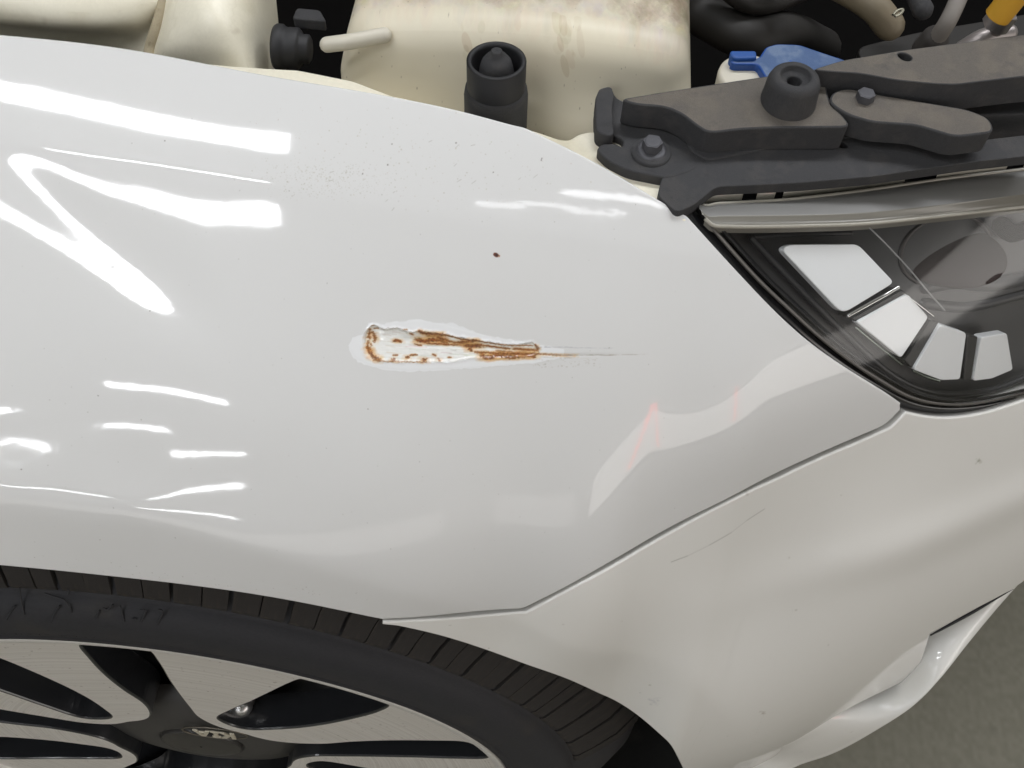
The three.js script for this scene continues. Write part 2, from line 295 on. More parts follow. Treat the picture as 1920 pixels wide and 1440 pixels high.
// --- a panel cut from the body side: matching pairs of survey points on its upper and lower edge ---
function edgeCurve(points) {                                              // [px, py, corner?] at whole-numbered parameters -> (x, s)
  const q = points.map(p => meet(p[0], p[1])), runs = []; let from = 0;
  points.forEach((p, i) => { if (i && (p[2] || i === points.length - 1)) { const ts = []; for (let k = from; k <= i; k++) ts.push(k); runs.push([from, i, spline(ts, ts.map(k => q[k][0])), spline(ts, ts.map(k => q[k][1]))]); from = i; } });
  return t => { const r = runs.find(r => t <= r[1]) ?? runs[runs.length - 1]; return [r[2](t), r[3](t)]; };
}
function panel(top, bottom, ts, vs, { r = 0.0012, deep = 0.012, extra, uvOf, deepTop = deep }) {
  const T = edgeCurve(top), B = edgeCurve(bottom), rows = vs.map(() => []), H = (x, s) => bodyH(x, s) + (extra ? extra(x, s) : 0);
  const at = (x, s) => { const p = fromXSH(x, s, H(x, s)); if (uvOf) [p.u, p.v] = uvOf(x, s); return p; };
  const before = [], after = []; for (let k = 0; k < 5; k++) { before.push([]); after.push([]); }
  for (const t of ts) {
    const a = T(t), b = B(t), L = Math.hypot(b[0] - a[0], b[1] - a[1]), pull = Math.min(r, L * 0.3) / L;
    const col = vs.map(v => { const w = pull + v * (1 - 2 * pull); return at(a[0] + (b[0] - a[0]) * w, a[1] + (b[1] - a[1]) * w); });
    col.forEach((p, j) => rows[j].push(p));
    const edge = (p, q, f, into, dp) => {
      const n = bodyN(...f), e = 1e-3, ca = t > e ? (f === a ? T : B)(t - e) : f, cb = (f === a ? T : B)(t + e);
      const along = bodyPoint(...cb).sub(bodyPoint(...ca)).normalize(); let out = along.clone().cross(n).normalize(); if (out.dot(p.clone().sub(q)) < 0) out.negate();
      for (let k = 0; k < 5; k++) { const ph = Math.min(k + 1, 4) / 4 * Math.PI / 2; const o = p.clone().addScaledVector(out, r * Math.sin(ph) - (k === 4 ? dp * 0.12 : 0)).addScaledVector(n, -r * (1 - Math.cos(ph)) - (k === 4 ? dp : 0)); o.u = p.u; o.v = p.v; into[k].push(o); }
    };
    edge(col[0], col[1], a, before, deepTop); edge(col[col.length - 1], col[col.length - 2], b, after, deep);
  }
  return sheet([...before.reverse(), ...rows, ...after]);
}
const steps = (list) => { const out = [list[0][0]]; for (let i = 0; i < list.length - 1; i++) { const [a, n] = list[i], b = list[i + 1][0]; for (let k = 1; k <= n; k++) out.push(a + (b - a) * k / n); } return out; };
const peel = (x, s) => 4.2e-6 * (noise3.noise(x * 330, s * 330, 1.7) + 0.6 * noise3.noise(x * 620, s * 620, 5.1)); // orange peel of the paint
// --- the rusty scrape, in millimetre-like survey units around its middle ---
const hurt = (() => {
  const o = meet(850, 645), ex = meet(860, 645), ey = meet(850, 655), a = (ex[0] - o[0]) / 10, b = (ey[0] - o[0]) / 10, c = (ex[1] - o[1]) / 10, d = (ey[1] - o[1]) / 10, det = a * d - b * c;
  return { to: (x, s) => { const u = x - o[0], v = s - o[1]; return [850 + (d * u - b * v) / det, 645 + (a * v - c * u) / det]; }, from: (px, py) => [o[0] + a * (px - 850) + b * (py - 645), o[1] + c * (px - 850) + d * (py - 645)] };
})();
const lineOf = pts => x => { if (x <= pts[0][0]) return pts[0][1]; for (let i = 1; i < pts.length; i++) if (x <= pts[i][0]) { const t = (x - pts[i - 1][0]) / (pts[i][0] - pts[i - 1][0]); return pts[i - 1][1] + t * (pts[i][1] - pts[i - 1][1]); } return pts[pts.length - 1][1]; };
const scrapeTop = lineOf([[680, 640], [686, 622], [698, 612], [720, 617], [745, 616], [775, 624], [790, 621], [830, 627], [880, 636], [930, 643], [960, 647], [985, 643], [1000, 643], [1012, 655]]);
const scrapeBottom = lineOf([[680, 645], [686, 664], [700, 677], [740, 677], [800, 679], [850, 678], [885, 671], [905, 672], [950, 671], [1000, 669], [1012, 660]]);
function scrapeRelief(x, s) {
  const [px, py] = hurt.to(x, s); if (px < 640 || px > 1230 || py < 580 || py > 720) return peel(x, s);
  let h = peel(x, s);
  const rag = 3.0 * noise3.noise(px * .09, py * .03, 3.3) + 2.6 * noise3.noise(px * .25, py * .08, 8.8);
  if (px > 676 && px < 1014) {
    const a = py - (scrapeTop(px) + rag), b = (scrapeBottom(px) + rag * .6) - py, inside = smooth(-.5, 3.2, Math.min(a, b)) * smooth(678, 684, px) * (1 - smooth(1004, 1014, px));
    const depth = .0011 * (1 - smooth(850, 1010, px) * .6) + .0008 * Math.exp(-(((px - 700) / 16) ** 2));
    h -= depth * inside * (0.75 + 0.25 * smooth(0, 18, Math.min(a, b)));
    h += inside * .00010 * noise3.noise(px * .05, py * .35, 2.2) + inside * .00016 * Math.max(0, noise3.noise(px * .12, py * .22, 6.1));
    const lift = Math.exp(-((a / 3.2) ** 2)) * (.6 + .9 * Math.max(0, noise3.noise(px * .07, 1.1, 4.4))) + Math.exp(-((b / 2.6) ** 2)) * .45 * smooth(690, 720, px);
    h += .00055 * lift * smooth(684, 700, px) * (1 - smooth(1000, 1014, px));
    const bed = Math.exp(-(((py - (652 + (px - 850) * .035)) / 3.0) ** 2)); h -= .0003 * bed * smooth(740, 800, px);
  }
  const tail = lineOf([[1000, 665], [1060, 666], [1210, 666]])(px); h -= .00022 * Math.exp(-(((py - tail) / 2.2) ** 2)) * smooth(960, 1010, px) * (1 - smooth(1060, 1215, px));
  const halo = (() => { const top = lineOf([[655, 650], [668, 625], [700, 606], [790, 600], [830, 608], [900, 626], [1000, 642], [1060, 652]])(px), bot = lineOf([[655, 652], [668, 672], [700, 688], [760, 695], [900, 690], [1000, 684], [1060, 676]])(px); return smooth(0, 2.5, Math.min(py - top, bot - py)) * smooth(650, 664, px) * (1 - smooth(1030, 1062, px)); })();
  return h + .00006 * halo;
}
const wingUV = (x, s) => [(x + 0.32) / 0.56, (s + 0.76) / 0.32];
const wingCanvas = canvasOf(2048, 1170, (ctx, W, Hh) => {
  ctx.fillStyle = 'rgb(219,219,218)'; ctx.fillRect(0, 0, W, Hh);
  const xy = (x, s) => { const [u, v] = wingUV(x, s); return [u * W, (1 - v) * Hh]; };
  const T = (px, py) => xy(...meet(px, py));
  const dot = (px, py, r, col) => { const [a, b] = T(px, py); ctx.fillStyle = col; ctx.beginPath(); ctx.ellipse(a, b, r * (.7 + rnd() * .6), r * (.6 + rnd() * .5), rnd() * 3, 0, 7); ctx.fill(); };
  // grit, tar specks and road dirt on the panel
  for (let k = 0; k < 150; k++) dot(20 + rnd() * 1400, 200 + rnd() * 850, .4 + rnd() * .7, `rgba(120,118,110,${.15 + rnd() * .35})`);
  for (let k = 0; k < 260; k++) { const a = rnd() + rnd() - 1, b = rnd() + rnd() - 1; dot(780 + a * 380, 300 + a * 40 + b * 110, .4 + rnd() * .7, `rgba(${128 + rnd() * 30},${120 + rnd() * 20},104,${.1 + rnd() * .25})`); }
  for (let k = 0; k < 500; k++) { const a = rnd() + rnd() - 1, b = rnd() + rnd() - 1; dot(620 + a * 160, 335 + b * 45, .4 + rnd() * .5, `rgba(140,132,112,${.1 + rnd() * .3})`); }
  for (const [px, py] of [[727, 309], [925, 323], [855, 268], [680, 326], [1016, 297], [735, 270], [1015, 300], [281, 583], [184, 742], [309, 264], [690, 767], [40, 880]]) dot(px, py, 1.15, 'rgba(80,74,68,.65)');
  for (let k = 0; k < 14; k++) { const px = 500 + rnd() * 600, py = 250 + rnd() * 150, [a, b] = T(px, py); ctx.strokeStyle = 'rgba(120,116,104,.35)'; ctx.lineWidth = 1; ctx.beginPath(); ctx.moveTo(a, b); ctx.lineTo(a + 3 + rnd() * 5, b + 2 + rnd() * 4); ctx.stroke(); }
  dot(930, 478, 3.4, 'rgb(95,48,28)'); dot(931, 478, 2.2, 'rgb(50,26,18)'); dot(936, 480, 1.6, 'rgba(150,90,50,.7)');
  // a survey-unit frame over the scrape
  const o = xy(...hurt.from(850, 645)), ex = xy(...hurt.from(851, 645)), ey = xy(...hurt.from(850, 646));
  ctx.setTransform(ex[0] - o[0], ex[1] - o[1], ey[0] - o[0], ey[1] - o[1], o[0] - 850 * (ex[0] - o[0]) - 645 * (ey[0] - o[0]), o[1] - 850 * (ex[1] - o[1]) - 645 * (ey[1] - o[1]));
  const ragged = (pts, amp) => { ctx.beginPath(); pts.forEach(([x, y], i) => { const a = x + (rnd() - .5) * amp, b = y + (rnd() - .5) * amp; if (i) ctx.lineTo(a, b); else ctx.moveTo(a, b); }); };
  const dense = (pts, d) => { const out = []; for (let i = 0; i < pts.length - 1; i++) { const L = Math.hypot(pts[i + 1][0] - pts[i][0], pts[i + 1][1] - pts[i][1]), n = Math.max(1, Math.round(L / d)); for (let k = 0; k < n; k++) out.push([pts[i][0] + (pts[i + 1][0] - pts[i][0]) * k / n, pts[i][1] + (pts[i + 1][1] - pts[i][1]) * k / n]); } out.push(pts[pts.length - 1]); return out; };
  // touch-up coat round the scrape
  ctx.fillStyle = 'rgb(234,235,236)';
  ragged(dense([[655, 650], [662, 634], [684, 628], [692, 606], [720, 608], [745, 604], [790, 599], [812, 606], [850, 606], [880, 618], [905, 628], [980, 640], [1060, 655], [1060, 672], [1000, 682], [900, 690], [770, 697], [735, 696], [700, 688], [672, 680], [660, 668], [655, 650]], 6), 2.5); ctx.fill();
  // filler in the groove
  const edgeTop = [], edgeBot = []; for (let x = 684; x <= 1012; x += 2) { const rg = 3.0 * noise3.noise(x * .09, 19, 3.3) + 2.2 * noise3.noise(x * .3, 5, 8); edgeTop.push([x, scrapeTop(x) + rg]); edgeBot.push([x, scrapeBottom(x) + rg * .5]); }
  ctx.fillStyle = 'rgb(240,240,236)'; ragged([...edgeTop, ...edgeBot.slice().reverse()], .8); ctx.fill();
  for (let k = 0; k < 70; k++) { const x = 700 + rnd() * 290, y = scrapeTop(x) + 3 + rnd() * (scrapeBottom(x) - scrapeTop(x) - 5); ctx.strokeStyle = `rgba(${170 + rnd() * 40},${160 + rnd() * 40},${140 + rnd() * 40},.35)`; ctx.lineWidth = .5 + rnd(); ctx.beginPath(); ctx.moveTo(x, y); ctx.lineTo(x + 8 + rnd() * 40, y + 1 + rnd() * 2); ctx.stroke(); }
  const smear = (pts, w, strong = 1, tail = false) => {
    const d = dense(pts, 1.1);
    for (let k = 0; k < d.length * 5; k++) { const [x, y] = d[Math.floor(rnd() * d.length)]; ctx.fillStyle = `rgba(${196 + rnd() * 30},${150 + rnd() * 20},${88 + rnd() * 20},${.075 * strong})`; ctx.beginPath(); ctx.ellipse(x + (rnd() - .5) * w * 5, y + (rnd() - .5) * w * 3, w * (1 + rnd()), w * (.5 + rnd() * .6), 0, 0, 7); ctx.fill(); }
    for (let k = 0; k < d.length * 9; k++) { const q = Math.floor(rnd() * d.length), [x, y] = d[q], fade = tail ? 1 - q / d.length : 1; const dark = rnd(); ctx.fillStyle = dark < .5 ? `rgba(${84 + rnd() * 30},${44 + rnd() * 16},18,${.6 * strong * fade})` : `rgba(${142 + rnd() * 34},${82 + rnd() * 22},30,${.5 * strong * fade})`; ctx.beginPath(); ctx.ellipse(x + (rnd() + rnd() - 1) * w * 1.3, y + (rnd() + rnd() - 1) * w * .95 + 1.6 * noise3.noise(x * .35, y * .2, 9.1), .4 + rnd() * w * .42, .3 + rnd() * w * .3, (rnd() - .5) * .5, 0, 7); ctx.fill(); }
  };
  const rustMarks = [
    [[[691, 655], [694, 663], [701, 671], [712, 676]], 3.6], [[[690, 628], [699, 625]], 1.8], [[[690, 634], [693, 636]], 3], [[[700, 628], [703, 637], [700, 643]], 3, .7], [[[701, 618], [709, 618]], 1], [[[694, 647], [696, 650]], 1.4],
    [[[738, 641], [745, 639], [752, 642]], 2.6], [[[786, 621], [796, 626], [806, 627], [834, 628]], 3.2], [[[800, 631], [828, 632]], 2.2, .5], [[[781, 637], [795, 641], [810, 638], [828, 638], [837, 645]], 4.2], [[[770, 627], [774, 628]], 2.2, .7],
    [[[778, 647], [790, 649]], 1.4], [[[800, 645], [868, 648], [905, 648], [957, 655]], 1.8, .8], [[[864, 641], [873, 644], [880, 641], [891, 639]], 3.6], [[[872, 649], [902, 649]], 3.8], [[[880, 655], [884, 659]], 3.4], [[[886, 637], [900, 639]], 2.4, .7],
    [[[903, 665], [909, 671], [923, 670], [935, 667], [947, 667], [961, 670], [977, 667], [990, 667], [1000, 666], [1003, 670]], 4.2], [[[965, 655], [1008, 658]], 2.6, .8], [[[1005, 646], [1010, 652], [1009, 659]], 2.2, .8], [[[930, 659], [968, 661], [1010, 663]], 2.2, .5],
    [[[969, 664], [1010, 664], [1060, 667], [1085, 667]], 2.0, .65, true], [[[736, 674], [740, 675]], 3], [[[737, 667], [745, 667]], 1.3], [[[762, 671], [766, 671]], 3], [[[769, 667], [781, 666]], 1.6], [[[793, 675], [798, 676]], 3.4], [[[811, 666], [816, 667]], 1.8], [[[820, 674], [825, 676]], 2.4, .6], [[[840, 671], [846, 671]], 1.6, .7],
    [[[690, 642], [688, 652], [693, 664]], 2.2, .8], [[[694, 618], [692, 626], [691, 634]], 1.8, .7], [[[834, 628], [850, 632], [864, 636], [880, 638]], 1.6, .8], [[[900, 640], [930, 645], [960, 648], [1000, 648]], 1.1, .7], [[[820, 633], [846, 642], [866, 644]], 2.4, .6], [[[700, 676], [735, 678], [800, 679]], .9, .6], [[[890, 661], [930, 663], [990, 665]], 2.2, .7],
    [[[697, 613], [702, 611]], 1, .5], [[[757, 619], [764, 618]], 1, .5],
  ];
  for (const m of rustMarks) smear(...m);
  const hair = (pts, col, w) => { ctx.strokeStyle = col; ctx.lineWidth = w; ragged(pts, .9); ctx.stroke(); };
  hair(edgeTop.filter(p => p[0] > 712), 'rgba(112,100,90,.75)', .9); hair(edgeBot.filter(p => p[0] > 700), 'rgba(140,128,112,.5)', .8);
  hair(dense([[684, 645], [686, 630], [694, 614], [704, 611], [712, 616]], 3), 'rgba(125,118,108,.7)', .9);
  const scuff = (x0, x1, yAt, n, col) => { for (let k = 0; k < n; k++) { const t = rnd(), x = x0 + (x1 - x0) * t, y = yAt(x) + .7 * noise3.noise(x * .06, 3, 1) + (rnd() - .5) * 1.4; ctx.fillStyle = `rgba(${col},${(.08 + rnd() * .3) * (1 - .75 * t)})`; ctx.beginPath(); ctx.ellipse(x, y, 2 + rnd() * 7, .3 + rnd() * .55, .01, 0, 7); ctx.fill(); } };
  scuff(1010, 1160, x => 650.5 + (x - 1010) * .02, 60, '150,150,156'); scuff(1040, 1218, x => 667 - (x - 1040) * .004, 120, '128,118,106'); scuff(1015, 1120, x => 670 + (x - 1015) * .03, 30, '170,160,140');
  for (let k = 0; k < 60; k++) { ctx.fillStyle = 'rgba(150,140,126,.2)'; ctx.beginPath(); ctx.ellipse(1000 + rnd() * 130, 672 + rnd() * 18, .5 + rnd() * 2, .5 + rnd(), 0, 0, 7); ctx.fill(); }
  ctx.setTransform(1, 0, 0, 1, 0, 0);
  // grime along the lower seam and the arch
  for (let k = 0; k < 50; k++) { const px = rnd() * 700; dot(px, 1036 + px * .12 + rnd() * 20 - 6, .4 + rnd() * .7, 'rgba(120,112,100,.3)'); }
});
M.wingPaint = M.paint.clone(); M.wingPaint.map = texture(wingCanvas); M.wingPaint.map.wrapS = M.wingPaint.map.wrapT = THREE.ClampToEdgeWrapping;
{
  const cols = [[-430, 18, 1047], [-170, 46, 1050], [0, 64, 1061], [220, 88, 1083], [440, 129, 1110], [600, 157, 1138], [717, 177, 1162, 0, 1], [850, 204, 1152], [960, 233, 1143], [1000, 246, 1132], [1112, 302, 1073], [1200, 354, 1022], [1287, 405, 974, 1], [1417, 547, 908], [1523, 646, 857], [1620, 712, 815], [1660, 737, 796], [1687, 756, 770]];
  const top = cols.map(c => [c[0], c[1], c[3]]), bottom = cols.map(c => [c[0], c[2], c[4]]);
  const ts = steps(cols.map((c, i) => [i, i < cols.length - 1 ? Math.round((cols[i + 1][0] - c[0]) / (c[0] >= 600 && c[0] < 1000 ? 1.7 : c[0] >= 1000 && c[0] < 1200 ? 2.5 : 4)) : 0]));
  const vs = steps([[0, 90], [.37, 108], [.56, 104], [1, 0]]);
  part('wing_panel', panel(top, bottom, ts, vs, { r: .0008, extra: scrapeRelief, uvOf: wingUV }), M.wingPaint, car, 'glossy white front wing with a rusty scraped groove');
}
// --- bumper skin ---
const bumpUV = (x, s) => [(x + 0.1) / 0.66, (s + 0.60) / 0.56];
const bumperCanvas = canvasOf(1320, 1120, (ctx, W, Hh) => {
  ctx.fillStyle = 'rgb(234,233,229)'; ctx.fillRect(0, 0, W, Hh);
  const T = (px, py) => { const [u, v] = bumpUV(...meet(px, py)); return [u * W, (1 - v) * Hh]; };
  const pts = [[1258, 1054], [1290, 1042], [1330, 1022], [1372, 998], [1400, 976], [1434, 954]];
  for (let k = 0; k < pts.length - 1; k++) { const a = T(...pts[k]), b = T(...pts[k + 1]); ctx.strokeStyle = `rgba(130,128,122,${k % 2 ? .25 : .55})`; ctx.lineWidth = .9; ctx.beginPath(); ctx.moveTo(...a); ctx.lineTo(...b); ctx.stroke(); }
  const blot = (px, py, r, col, n) => { for (let k = 0; k < n; k++) { const [a, b] = T(px + (rnd() + rnd() - 1) * r, py + (rnd() + rnd() - 1) * r * .6); ctx.fillStyle = col; ctx.beginPath(); ctx.ellipse(a, b, .6 + rnd() * 1.2, .5 + rnd(), 0, 0, 7); ctx.fill(); } };
  blot(1836, 864, 9, 'rgba(130,126,108,.16)', 22); blot(1225, 1315, 14, 'rgba(150,156,164,.10)', 40); blot(1430, 1337, 6, 'rgba(150,142,124,.2)', 12);
  for (let k = 0; k < 26; k++) blot(800 + rnd() * 1100, 850 + rnd() * 550, 2, `rgba(130,126,112,${.1 + rnd() * .2})`, 1);
});
M.bumperPaint.color.set(0xffffff); M.bumperPaint.map = texture(bumperCanvas); M.bumperPaint.map.wrapS = M.bumperPaint.map.wrapT = THREE.ClampToEdgeWrapping;
const creaseLow = [[1333, 1496], [1390, 1440], [1450, 1403], [1560, 1347], [1690, 1281], [1718, 1262], [1742, 1190], [1830, 1142], [1910, 1098], [2070, 1010]];
{
  const pairs = [[718, 1168, 719, 1170], [770, 1164, 760, 1178], [880, 1158, 825, 1193], [991, 1148, 905, 1218, 1], [1070, 1105, 988, 1248], [1150, 1061, 1068, 1276], [1230, 1014, 1142, 1309], [1310, 970, 1200, 1346], [1390, 929, 1243, 1383], [1450, 901, 1270, 1416], [1480, 887, 1284, 1444], [1500, 877, 1300, 1472], [1528, 864, 1345, 1470], [1552, 853, 1392, 1440], [1580, 841, 1450, 1403], [1611, 828, 1560, 1347], [1651, 810, 1690, 1281, 0, 1], [1673, 799, 1718, 1262, 0, 1], [1699, 773, 1742, 1190, 1, 1], [1765, 783, 1830, 1142], [1840, 775, 1908, 1099], [1920, 750, 1968, 1042], [2060, 700, 2070, 922]];
  const top = pairs.map(p => [p[0], p[1], p[4]]), bottom = pairs.map(p => [p[2], p[3], p[5]]);
  part('front_bumper', panel(top, bottom, steps(pairs.map((p, i) => [i, i < pairs.length - 1 ? 24 : 0])), steps([[0, 170], [1, 0]]), { r: 0.0011, deep: 0.014, extra: peel, uvOf: bumpUV }), M.bumperPaint, car, 'pale bumper skin with a faint thin scratch');
}
// --- lower lip of the bumper ---
{
  const crease = [[1338, 1471], [1364, 1456], [1392, 1440], [1450, 1403], [1560, 1347], [1690, 1281], [1735, 1225], [1800, 1168], [1868, 1126], [1958, 1052], [2070, 930]];
  const rim = [[1410, 1500], [1448, 1470], [1488, 1440], [1560, 1414], [1637, 1373], [1714, 1322], [1765, 1270], [1815, 1207], [1880, 1129], [1970, 1030], [2080, 905]];
  const depthIn = [.02, .02, .018, .016, .016, .022, .04, .05, .05, .045, .04], rimY = [.325, .338, .35, .37, .408, .438, .458, .466, .47, .472, .47];
  const inner = crease.map(([px, py], i) => { const [x, s] = meet(px, py); const p = bodyPoint(x, s), n = bodyN(x, s); return p.addScaledVector(n, -depthIn[i]).add(new THREE.Vector3(0, 0.006, 0)); });
  const edge = crease.map(([px, py], i) => { const [x, s] = meet(px, py); const p = bodyPoint(x, s), n = bodyN(x, s); return p.addScaledVector(n, i > 4 && i < 10 ? -.022 : i < 3 ? -.010 : -0.006).add(new THREE.Vector3(0, i > 4 ? -.012 : 0, 0)); });
  const outer = rim.map(([px, py], i) => atY(px, py, rimY[i]));
  const mix = (a, b, t, lift) => a.map((p, i) => p.clone().lerp(b[i], t).add(new THREE.Vector3(0, lift, 0)));
  const under = outer.map(p => p.clone().add(new THREE.Vector3(-0.003, -0.012, -0.004))), under2 = outer.map(p => p.clone().add(new THREE.Vector3(-0.03, -0.10, -0.05)));
  { const pts = [[1748, 1195], [1790, 1172], [1830, 1150], [1868, 1128], [1904, 1108]].map(([px, py]) => { const [x, s] = meet(px, py); return bodyPoint(x, s).addScaledVector(bodyN(x, s), -.0016); }), c = new THREE.CatmullRomCurve3(pts), g = new THREE.TubeGeometry(c, 60, .0010, 8), q = g.attributes.position, v = new THREE.Vector3();
    for (let i = 0; i < q.count; i++) { const u = Math.floor(i / 9) / 60, m = c.getPointAt(Math.min(1, u)); v.fromBufferAttribute(q, i).sub(m).multiplyScalar(.15 + .85 * Math.sin(Math.PI * Math.min(1, u * .9 + .12))).add(m); q.setXYZ(i, v.x, v.y, v.z); }
    part('notch_seal', g, M.rubber, car, 'dark seam along the top of the bumper notch'); }
  part('lower_lip', sheet(net([inner, edge, mix(edge, outer, .45, .004), mix(edge, outer, .80, .006), mix(edge, outer, .93, .004), outer, under, under2], 8)), M.bumperPaint, car, 'white lower lip of the bumper with a notched pocket');
}
// --- front wheel ---
const wheel = new THREE.Group(); wheel.name = 'wheel'; wheel.position.set(WX, WY, 0); wheel.userData.label = 'front wheel with low tyre and machined alloy rim'; car.add(wheel);
{
  const tyreTex = texture(mottled(256, [42, 42, 46], [[[54, 51, 49], 6, .1, .6], [[76, 62, 50], 16, .45, .3]], 6), 6, 1);
  const tyreM = std({ map: tyreTex, roughness: 0.7 }), treadM = std({ map: texture(mottled(256, [44, 41, 39], [[[66, 58, 50], 5, .0, .6], [[98, 70, 50], 14, .45, .5], [[30, 29, 28], 8, .3, .6]], 8)), roughness: 0.9 });
  const toZ = g => g.rotateX(Math.PI / 2);                                  // lathe axis y -> z
  const prof = [[.214, -.016], [.2195, -.006], [.2215, .001], [.225, .0045], [.2285, .0048], [.2295, .0062], [.2315, .0062], [.2325, .0052], [.245, .0068], [.256, .0058], [.262, .0025], [.2660, -.0005], [.2672, -.0045], [.2690, -.0075], [.2712, -.0072], [.2740, -.0105], [.283, -.0165], [.297, -.0255], [.309, -.039], [.3165, -.058], [.319, -.085], [.319, -.165], [.31, -.19], [.27, -.215], [.215, -.205]];
  const tl = new THREE.LatheGeometry(prof.map(([r, z]) => new THREE.Vector2(r, z)), 180); part('tyre', toZ(tl), tyreM, wheel);
  // tread blocks on the shoulder, two to a pitch
  const bp = [[.2700, -.0062], [.2730, -.0066], [.2830, -.0118], [.2985, -.0225], [.3115, -.0365], [.3195, -.0565], [.3225, -.085], [.3225, -.12]];
  const block = (w, skew) => {
    const rows = []; for (let k = 0; k <= 4; k++) { const a0 = -w / 2 + w * k / 4; rows.push(bp.map(([r, z], q) => { const a = a0 + skew * q * q * .0009 + (q < 2 ? .006 * skew : 0); return new THREE.Vector3(r * Math.sin(a), r * Math.cos(a), z); })); }
    const inn = rows.map(r => r.map(p => { const rr = Math.hypot(p.x, p.y), k = (rr - .0042) / rr; return new THREE.Vector3(p.x * k, p.y * k, p.z - .0025); }));
    const ring = rows.map((r, k) => [inn[k][0], ...r, inn[k][r.length - 1]]);
    return toCreasedNormals(sheet([[inn[0][0], ...inn[0], inn[0][inn[0].length - 1]], ...ring, [inn[4][0], ...inn[4], inn[4][inn[4].length - 1]]]), .7);
  };
  const sizes = [[.0462, 1], [.0418, 1.15], [.0505, .9], [.0376, 1.1], [.0440, .7], [.0480, 1.3]], blocks = sizes.map(([wd, sk]) => block(wd, sk));
  for (let a = -1.05, k = 0; a < 1.42; k++) {                               // pitches of changing length, each a pair of blocks: a broad groove, then a narrow sipe
    const q = Math.floor(rnd() * 6), m = part('tread_block', blocks[q], treadM, wheel); a += sizes[q][0] / 2; m.rotation.z = -a; a += sizes[q][0] / 2 + (k % 2 ? .0095 : .0022);
  }
  // raised marks on the sidewall
  const onWall = (x, y) => { const p = atZ(x * .21875, 1060 + y * .21875, .0045); return new THREE.Vector3(p.x - WX, p.y - WY, 0); };
  const strokes = [[[120, 325], [160, 380], [205, 430]], [[112, 393], [88, 415], [65, 446]], [[340, 352], [440, 370], [520, 385], [575, 412], [604, 436]], [[492, 405], [465, 432], [445, 468]], [[530, 343], [545, 350], [543, 364]], [[836, 440], [820, 470]], [[862, 432], [900, 440], [940, 424]], [[1008, 434], [1032, 464], [1062, 496]], [[1128, 490], [1162, 492]], [[1178, 460], [1222, 465], [1204, 506]], [[1328, 470], [1366, 478], [1344, 526]]];
  const wallZ = r => r < .2325 ? .0062 : r < .245 ? .0052 + (r - .2325) / .0125 * .0016 : r < .256 ? .0068 - (r - .245) / .011 * .001 : .0058 - (r - .256) / .008 * .0038;
  part('raised_mark', mergeGeometries(strokes.map(st => new THREE.TubeGeometry(new THREE.CatmullRomCurve3(st.map(([x, y]) => { const p = onWall(x, y), r = Math.hypot(p.x, p.y); p.z = wallZ(r); return p; })), 16, .0005, 6))), tyreM, wheel);
  // small moulded size figures next to the bead, far too worn to read
  const worn = []; for (let k = 0; k < 34; k++) { const a = -.52 + k * .022 + (k % 5 === 4 ? .01 : 0), r = .2365; worn.push(new THREE.BoxGeometry(.0012 + rnd() * .0012, .0008 + rnd() * .002, .0005).translate(0, r, .0056).rotateZ(-a)); }
  part('worn_lettering', mergeGeometries(worn), tyreM, wheel).userData.kind = 'stuff';
  // rim: machined face with five broad windows and a dark star
  const deg = d => d * Math.PI / 180, pol = (r, d) => new THREE.Vector2(r * Math.sin(deg(d)), r * Math.cos(deg(d)));
  const curve = list => new THREE.CatmullRomCurve3(list.map(p => new THREE.Vector3(p.x, p.y, 0)), true, 'centripetal').getPoints(list.length * 6).slice(0, -1).map(p => new THREE.Vector2(p.x, p.y));
  const face = new THREE.Shape(); face.absarc(0, 0, .2195, 0, Math.PI * 2, false);
  const star = [];
  for (let k = 0; k < 5; k++) for (const [r, d] of [[.0655, -33], [.066, -24], [.0715, -15.5], [.085, -9.5], [.105, -7.2], [.13, -8.2], [.158, -8], [.188, -6.8], [.209, -5.6], [.2125, -4], [.2145, 3], [.211, 4.6], [.19, 5.4], [.16, 5.8], [.13, 6.8], [.105, 8.5], [.085, 11], [.0715, 18], [.066, 26.5]]) star.push(pol(r, d + 72 * k));
  face.holes.push(new THREE.Path(curve(star).reverse()));
  const pocket = [[.0775, 33], [.079, 26.5], [.089, 20], [.115, 22.5], [.142, 25.2], [.17, 26.8], [.194, 27.8], [.209, 28.8], [.2135, 31], [.2155, 36], [.2135, 42], [.209, 44.6], [.192, 46.2], [.165, 47], [.135, 47], [.112, 45.5], [.092, 41.5], [.081, 37.5]];
  for (let k = 0; k < 5; k++) face.holes.push(new THREE.Path(curve(pocket.map(([r, d]) => pol(r, d + 72 * k))).reverse()));
  const dish = (g, k = 1) => { const p = g.attributes.position; for (let i = 0; i < p.count; i++) { const r = Math.hypot(p.getX(i), p.getY(i)); p.setZ(i, p.getZ(i) - k * .001 * (1 - r / .2195)); } g.computeVertexNormals(); return g; };
  const fg = new THREE.ExtrudeGeometry(face, { depth: .022, bevelEnabled: true, bevelThickness: .0012, bevelSize: .0012, bevelOffset: -.0012, bevelSegments: 2, curveSegments: 120 }); fg.translate(0, 0, -.0222);
